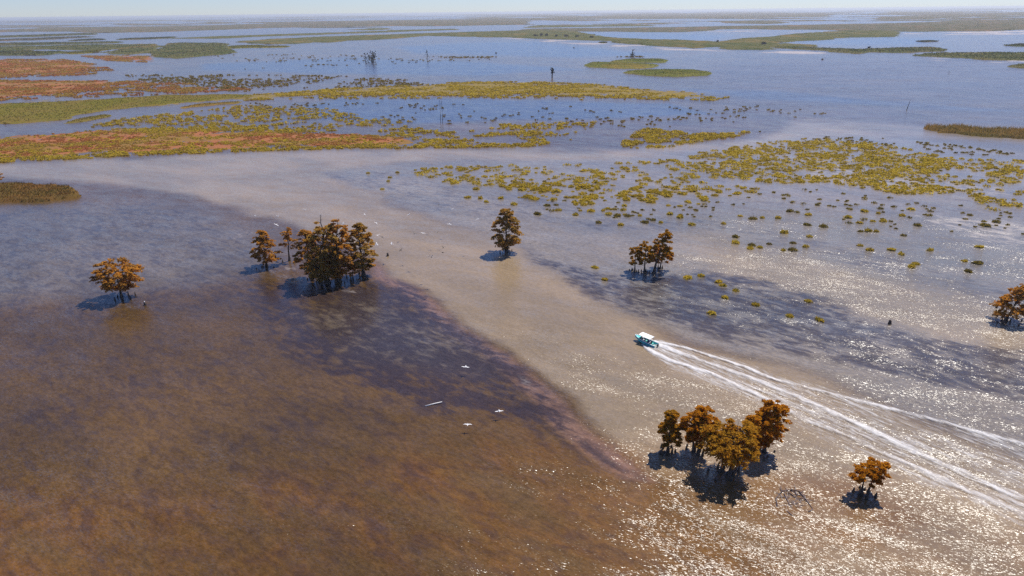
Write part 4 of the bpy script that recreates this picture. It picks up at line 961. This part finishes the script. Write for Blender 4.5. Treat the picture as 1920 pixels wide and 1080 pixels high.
# ------------------------------------------------------------------ birds
M_bw = plain('bird_white', (.80, .79, .77), .7, .05, 4.0); M_bd = plain('bird_dark', (.06, .055, .05), .7, .2, 4.0); M_bill = plain('bird_bill', (.45, .28, .05), .5, .1, 4.0)
def bird(label, px, py, span, dark, flap, rz, alt, group=None, roll=0.0):
    g = ground(px, py, alt)
    root = thing('bird', label, 'bird', tuple(g), rz, group); root.rotation_euler = (roll, 0, rz); mat = M_bd if dark else M_bw
    m = MB(); s = span; m.tube([(-.19 * s, 0, .0), (-.13 * s, 0, 0), (0, 0, -.01 * s), (.10 * s, 0, 0), (.15 * s, 0, .03 * s), (.19 * s, 0, .045 * s), (.22 * s, 0, .045 * s)], [.012 * s, .045 * s, .065 * s, .05 * s, .026 * s, .032 * s, .012 * s], 7)
    m.build('body', mat, root, True)
    m = MB(); m.tube([(.21 * s, 0, .045 * s), (.28 * s, 0, .035 * s)], [.012 * s, .003 * s], 5); m.build('bill', M_bill, root)
    for sg in (-1, 1):
        m = MB(); V = []
        for u, ch, sw in ((.03, .14, 0), (.2, .14, .03), (.36, .10, .01), (.5, .03, -.10)):
            z = flap * (u * .9 if u < .25 else .22 - (u - .25) * .55) * s
            for q in (0, 1):
                V += [(s * (.08 + sw), sg * u * s, z + .01 * s * q), (s * (.08 + sw - ch), sg * u * s, z + .004 * s * q)]
        F = []
        for k in range(3):
            b = k * 4; F += [(b, b + 4, b + 5, b + 1), (b + 2, b + 3, b + 7, b + 6), (b, b + 2, b + 6, b + 4), (b + 1, b + 5, b + 7, b + 3)]
        F += [(12, 14, 15, 13)]
        m.add(V, F); m.build('wing', mat, root)
    m = MB(); m.add([(-.14 * s, -.03 * s, 0), (-.14 * s, .03 * s, 0), (-.26 * s, .05 * s, 0), (-.26 * s, -.05 * s, 0), (-.2 * s, 0, .02 * s)], [(0, 1, 4), (1, 2, 4), (2, 3, 4), (3, 0, 4), (0, 3, 2, 1)]); m.build('tail', mat, root)
    return root
GW = 'birds flying over the channel'
bl = z_([(160, 100), (338, 110), (328, 170), (548, 58), (1018, 95), (1108, 157), (850, 168), (808, 303), (1155, 268), (1122, 255), (1230, 325), (1112, 328), (1362, 97), (1705, 50), (1595, 18), (1585, 232), (1405, 245), (1475, 240), (1300, 372), (1540, 428), (1628, 390), (1632, 352), (1900, 130), (1680, 165)], 440, 380, 4.174)
bd = [0, 0, 0, 0, 0, 0, 0, 0, 1, 0, 0, 0, 0, 0, 1, 1, 1, 0, 1, 1, 1, 1, 0, 0]
bn = ['leftmost white bird flying over the channel above the pointed cypress', 'white bird with spread wings left of the big clump, upper of two', 'white bird left of the big clump, lower of two', 'white bird directly above the left side of the big clump', 'white bird above the right side of the big clump', 'white bird just right above the rightmost clump tree',
      'white bird in front of the top of the big clump', 'white bird in front of the middle of the big clump', 'dark bird close right of the big clump beside white ones', 'white bird touching the right edge of the big clump', 'largest white bird right of the big clump, wings spread', 'white bird low at the right edge of the clump',
      'white bird midway from the clump to the lone olive cypress', 'white bird over the blue streak left of the lone olive cypress', 'dark brown bird highest above the channel', 'dark bird upright in mid channel', 'dark bird left of a white one in mid channel', 'small white bird beside a dark one in mid channel',
      'dark bird lowest and nearest to the clump', 'dark bird lowest in the group over mid channel', 'dark bird middle of three in mid channel', 'dark bird topmost of three in mid channel', 'white bird nearest to the lone olive cypress', 'white bird over the blue streak in mid channel']
rg = np.random.default_rng(5)
for (x, y), d_, n_l in zip(bl, bd, bn): bird(n_l, x, y, 1.15 + .35 * rg.random() if n_l[:7] != 'largest' else 1.7, d_, rg.choice([-.6, .5, 1.2, 1.7]), rg.random() * 6.28, 3 + 7 * rg.random(), GW, rg.normal() * .3)
bird('white bird gliding low over the weed bed with drooped wings', 873, 687, 1.5, 0, -.6, 1.35, 1.6, None)
bird('white bird gliding low right of the floating pole', 936, 770, 1.4, 0, -.5, 1.75, 1.4, None)
bird('white bird flying lowest over the brown water', 877, 796, 1.35, 0, .15, 1.5, 1.2, None)
# ------------------------------------------------------------------ floating pole, stakes, stumps, drowned branches
a0 = ground(797, 762); a1 = ground(829, 755.5)
m = MB(); mid_ = (a0 + a1) / 2; pts = [tuple(a0 - mid_ + np.array([0, 0, .05])), (0, .04, .12), tuple(a1 - mid_ + np.array([0, 0, .22]))]; m.tube(pts, [.10, .11, .07], 7)
po = m.build('floating_pole', plain('bleached_wood', (.72, .68, .62), .7, .1, 3.0), None, True); po.location = tuple(mid_); tag(po, 'bleached white pole floating on dark weed bed', 'pole')
M_stake = plain('weathered_stake', (.10, .085, .07), .8, .3, 3.0); M_pale = plain('pale_paint', (.55, .55, .53), .7, .1, 3.0)
for k, (x, y, tp, lab) in enumerate([(826.5, 231, 188, 'left one of two tall thin marker poles in the blue lagoon'), (830, 231.5, 189, 'right one of two tall thin marker poles in the blue lagoon')]):
    g = ground(x, y); H = height_to(g, tp); root = thing('marker_pole', lab, 'pole', tuple(g), 0, 'pair of marker poles')
    m = MB(); m.tube([(0, 0, -.3), (0, 0, H * .4)], [.16, .15], 6); m.build('lower_pole', M_stake, root)
    m = MB(); m.tube([(0, 0, H * .4), (0, 0, H * .62)], [.13, .13], 6); m.build('pale_band', M_pale, root)
    m = MB(); m.tube([(0, 0, H * .62), (.05, 0, H)], [.13, .09], 6); m.build('upper_pole', M_stake, root)
def stump(label, px, py, h, r, tip=None):
    g = ground(px, py); root = thing('tree_stump', label, 'stump', tuple(g)); m = MB()
    m.tube([(0, 0, -.2), (.03, 0, h * .4), (-.02, .02, h * .8), (.03, 0, h)], [r * 1.5, r, r * .85, r * .5], 8); m.tube([(0, 0, h * .3), (r * 1.5, .1, h * .7)], [r * .4, r * .15], 5); m.build('stub', M_bark, root, True)
    if tip: m = MB(); m.tube([(0, 0, h * .97), (.02, 0, h + .18)], [r * .62, r * .3], 7); m.build('droppings_cap', M_bw, root, True)
stump('short dark stump with pale top right of the far left cypress', 272, 572, .75, .25, True)
stump('black stump in open water right of the big clump', 727, 480, .9, .28)
stump('black stump in the glitter left of the right edge cypress', 1668, 607, .85, .3, False)
stump('thin dark stub beside the right edge cypress', 1868, 577, .5, .2)
stump('dark stump on the blue far lagoon left of the sand spit', 1076, 90, 1.6, 1.0)
stump('dark stump in the far lagoon below the sand spit', 1542, 112, 1.6, 1.1)
stump('small dark stump in the blue water right of the far bush', 930, 100, 1.7, 1.1)
g = ground(1488, 940); root = thing('drowned_branches', 'tangle of drowned grey branches arching out of the glitter', 'branches', tuple(g)); M_dw = plain('wet_driftwood', (.13, .09, .085), .5, .3, 3.0)
def gp(x, y, z): q = ground(x, y) - g; return (q[0], q[1], z)
for P, r in [([(1457, 950, -.1), (1455, 935, .25), (1466, 922, .5), (1482, 920, .5)], .11), ([(1466, 924, .5), (1463, 915, .9)], .06), ([(1482, 920, .5), (1498, 922, .45), (1512, 938, .25), (1524, 955, -.05)], .12), ([(1524, 955, -.05), (1516, 960, .15)], .08),
             ([(1470, 926, .4), (1476, 938, .2), (1482, 950, -.1)], .08), ([(1478, 924, .45), (1490, 932, .2), (1496, 938, -.1)], .07), ([(1490, 922, .45), (1494, 930, .2)], .06), ([(1475, 958, -.05), (1484, 966, .12), (1490, 968, -.05)], .09), ([(1500, 926, .4), (1506, 922, .6)], .05)]:
    P = [(x_, y_, z_0 * .3) for x_, y_, z_0 in P]; m = MB(); m.tube([gp(*p_) for p_ in P], [r * (1 - .18 * k) for k in range(len(P))], 6); m.build('branch', M_dw, root, True)

rg = np.random.default_rng(91)
for k in range(70):
    a = rg.random() * 6.28; cx, cy = 1490 + 24 * math.cos(a) * rg.random() ** .4, 938 + 13 * math.sin(a) * rg.random() ** .4
    p0 = np.array(gp(cx, cy, -.08)); d = rg.normal(size=3) * np.array([.8, .8, .1]); d[2] = .12 + .25 * rg.random()
    m = MB(); m.tube([tuple(p0), tuple(p0 + d * .6), tuple(p0 + d + np.array([0, 0, -.1]))], [.05, .035, .015], 4); m.build('twig', M_dw, root)

# ------------------------------------------------------------------ the air: thin haze over the whole wetland
hz = MB(); hz.box((0, 0, 30.5), (86000, 86000, 63.0))
t = NT('haze_air'); v = t.n('ShaderNodeVolumePrincipled'); v.inputs['Color'].default_value = (.93, .96, 1.0, 1); v.inputs['Density'].default_value = 7.5e-5; v.inputs['Anisotropy'].default_value = 0.3
t.l(v.outputs[0], t.out.inputs['Volume'])
ho = hz.build('haze', t.m); tag(ho, 'thin pale haze over the whole wetland', 'haze', kind='stuff')
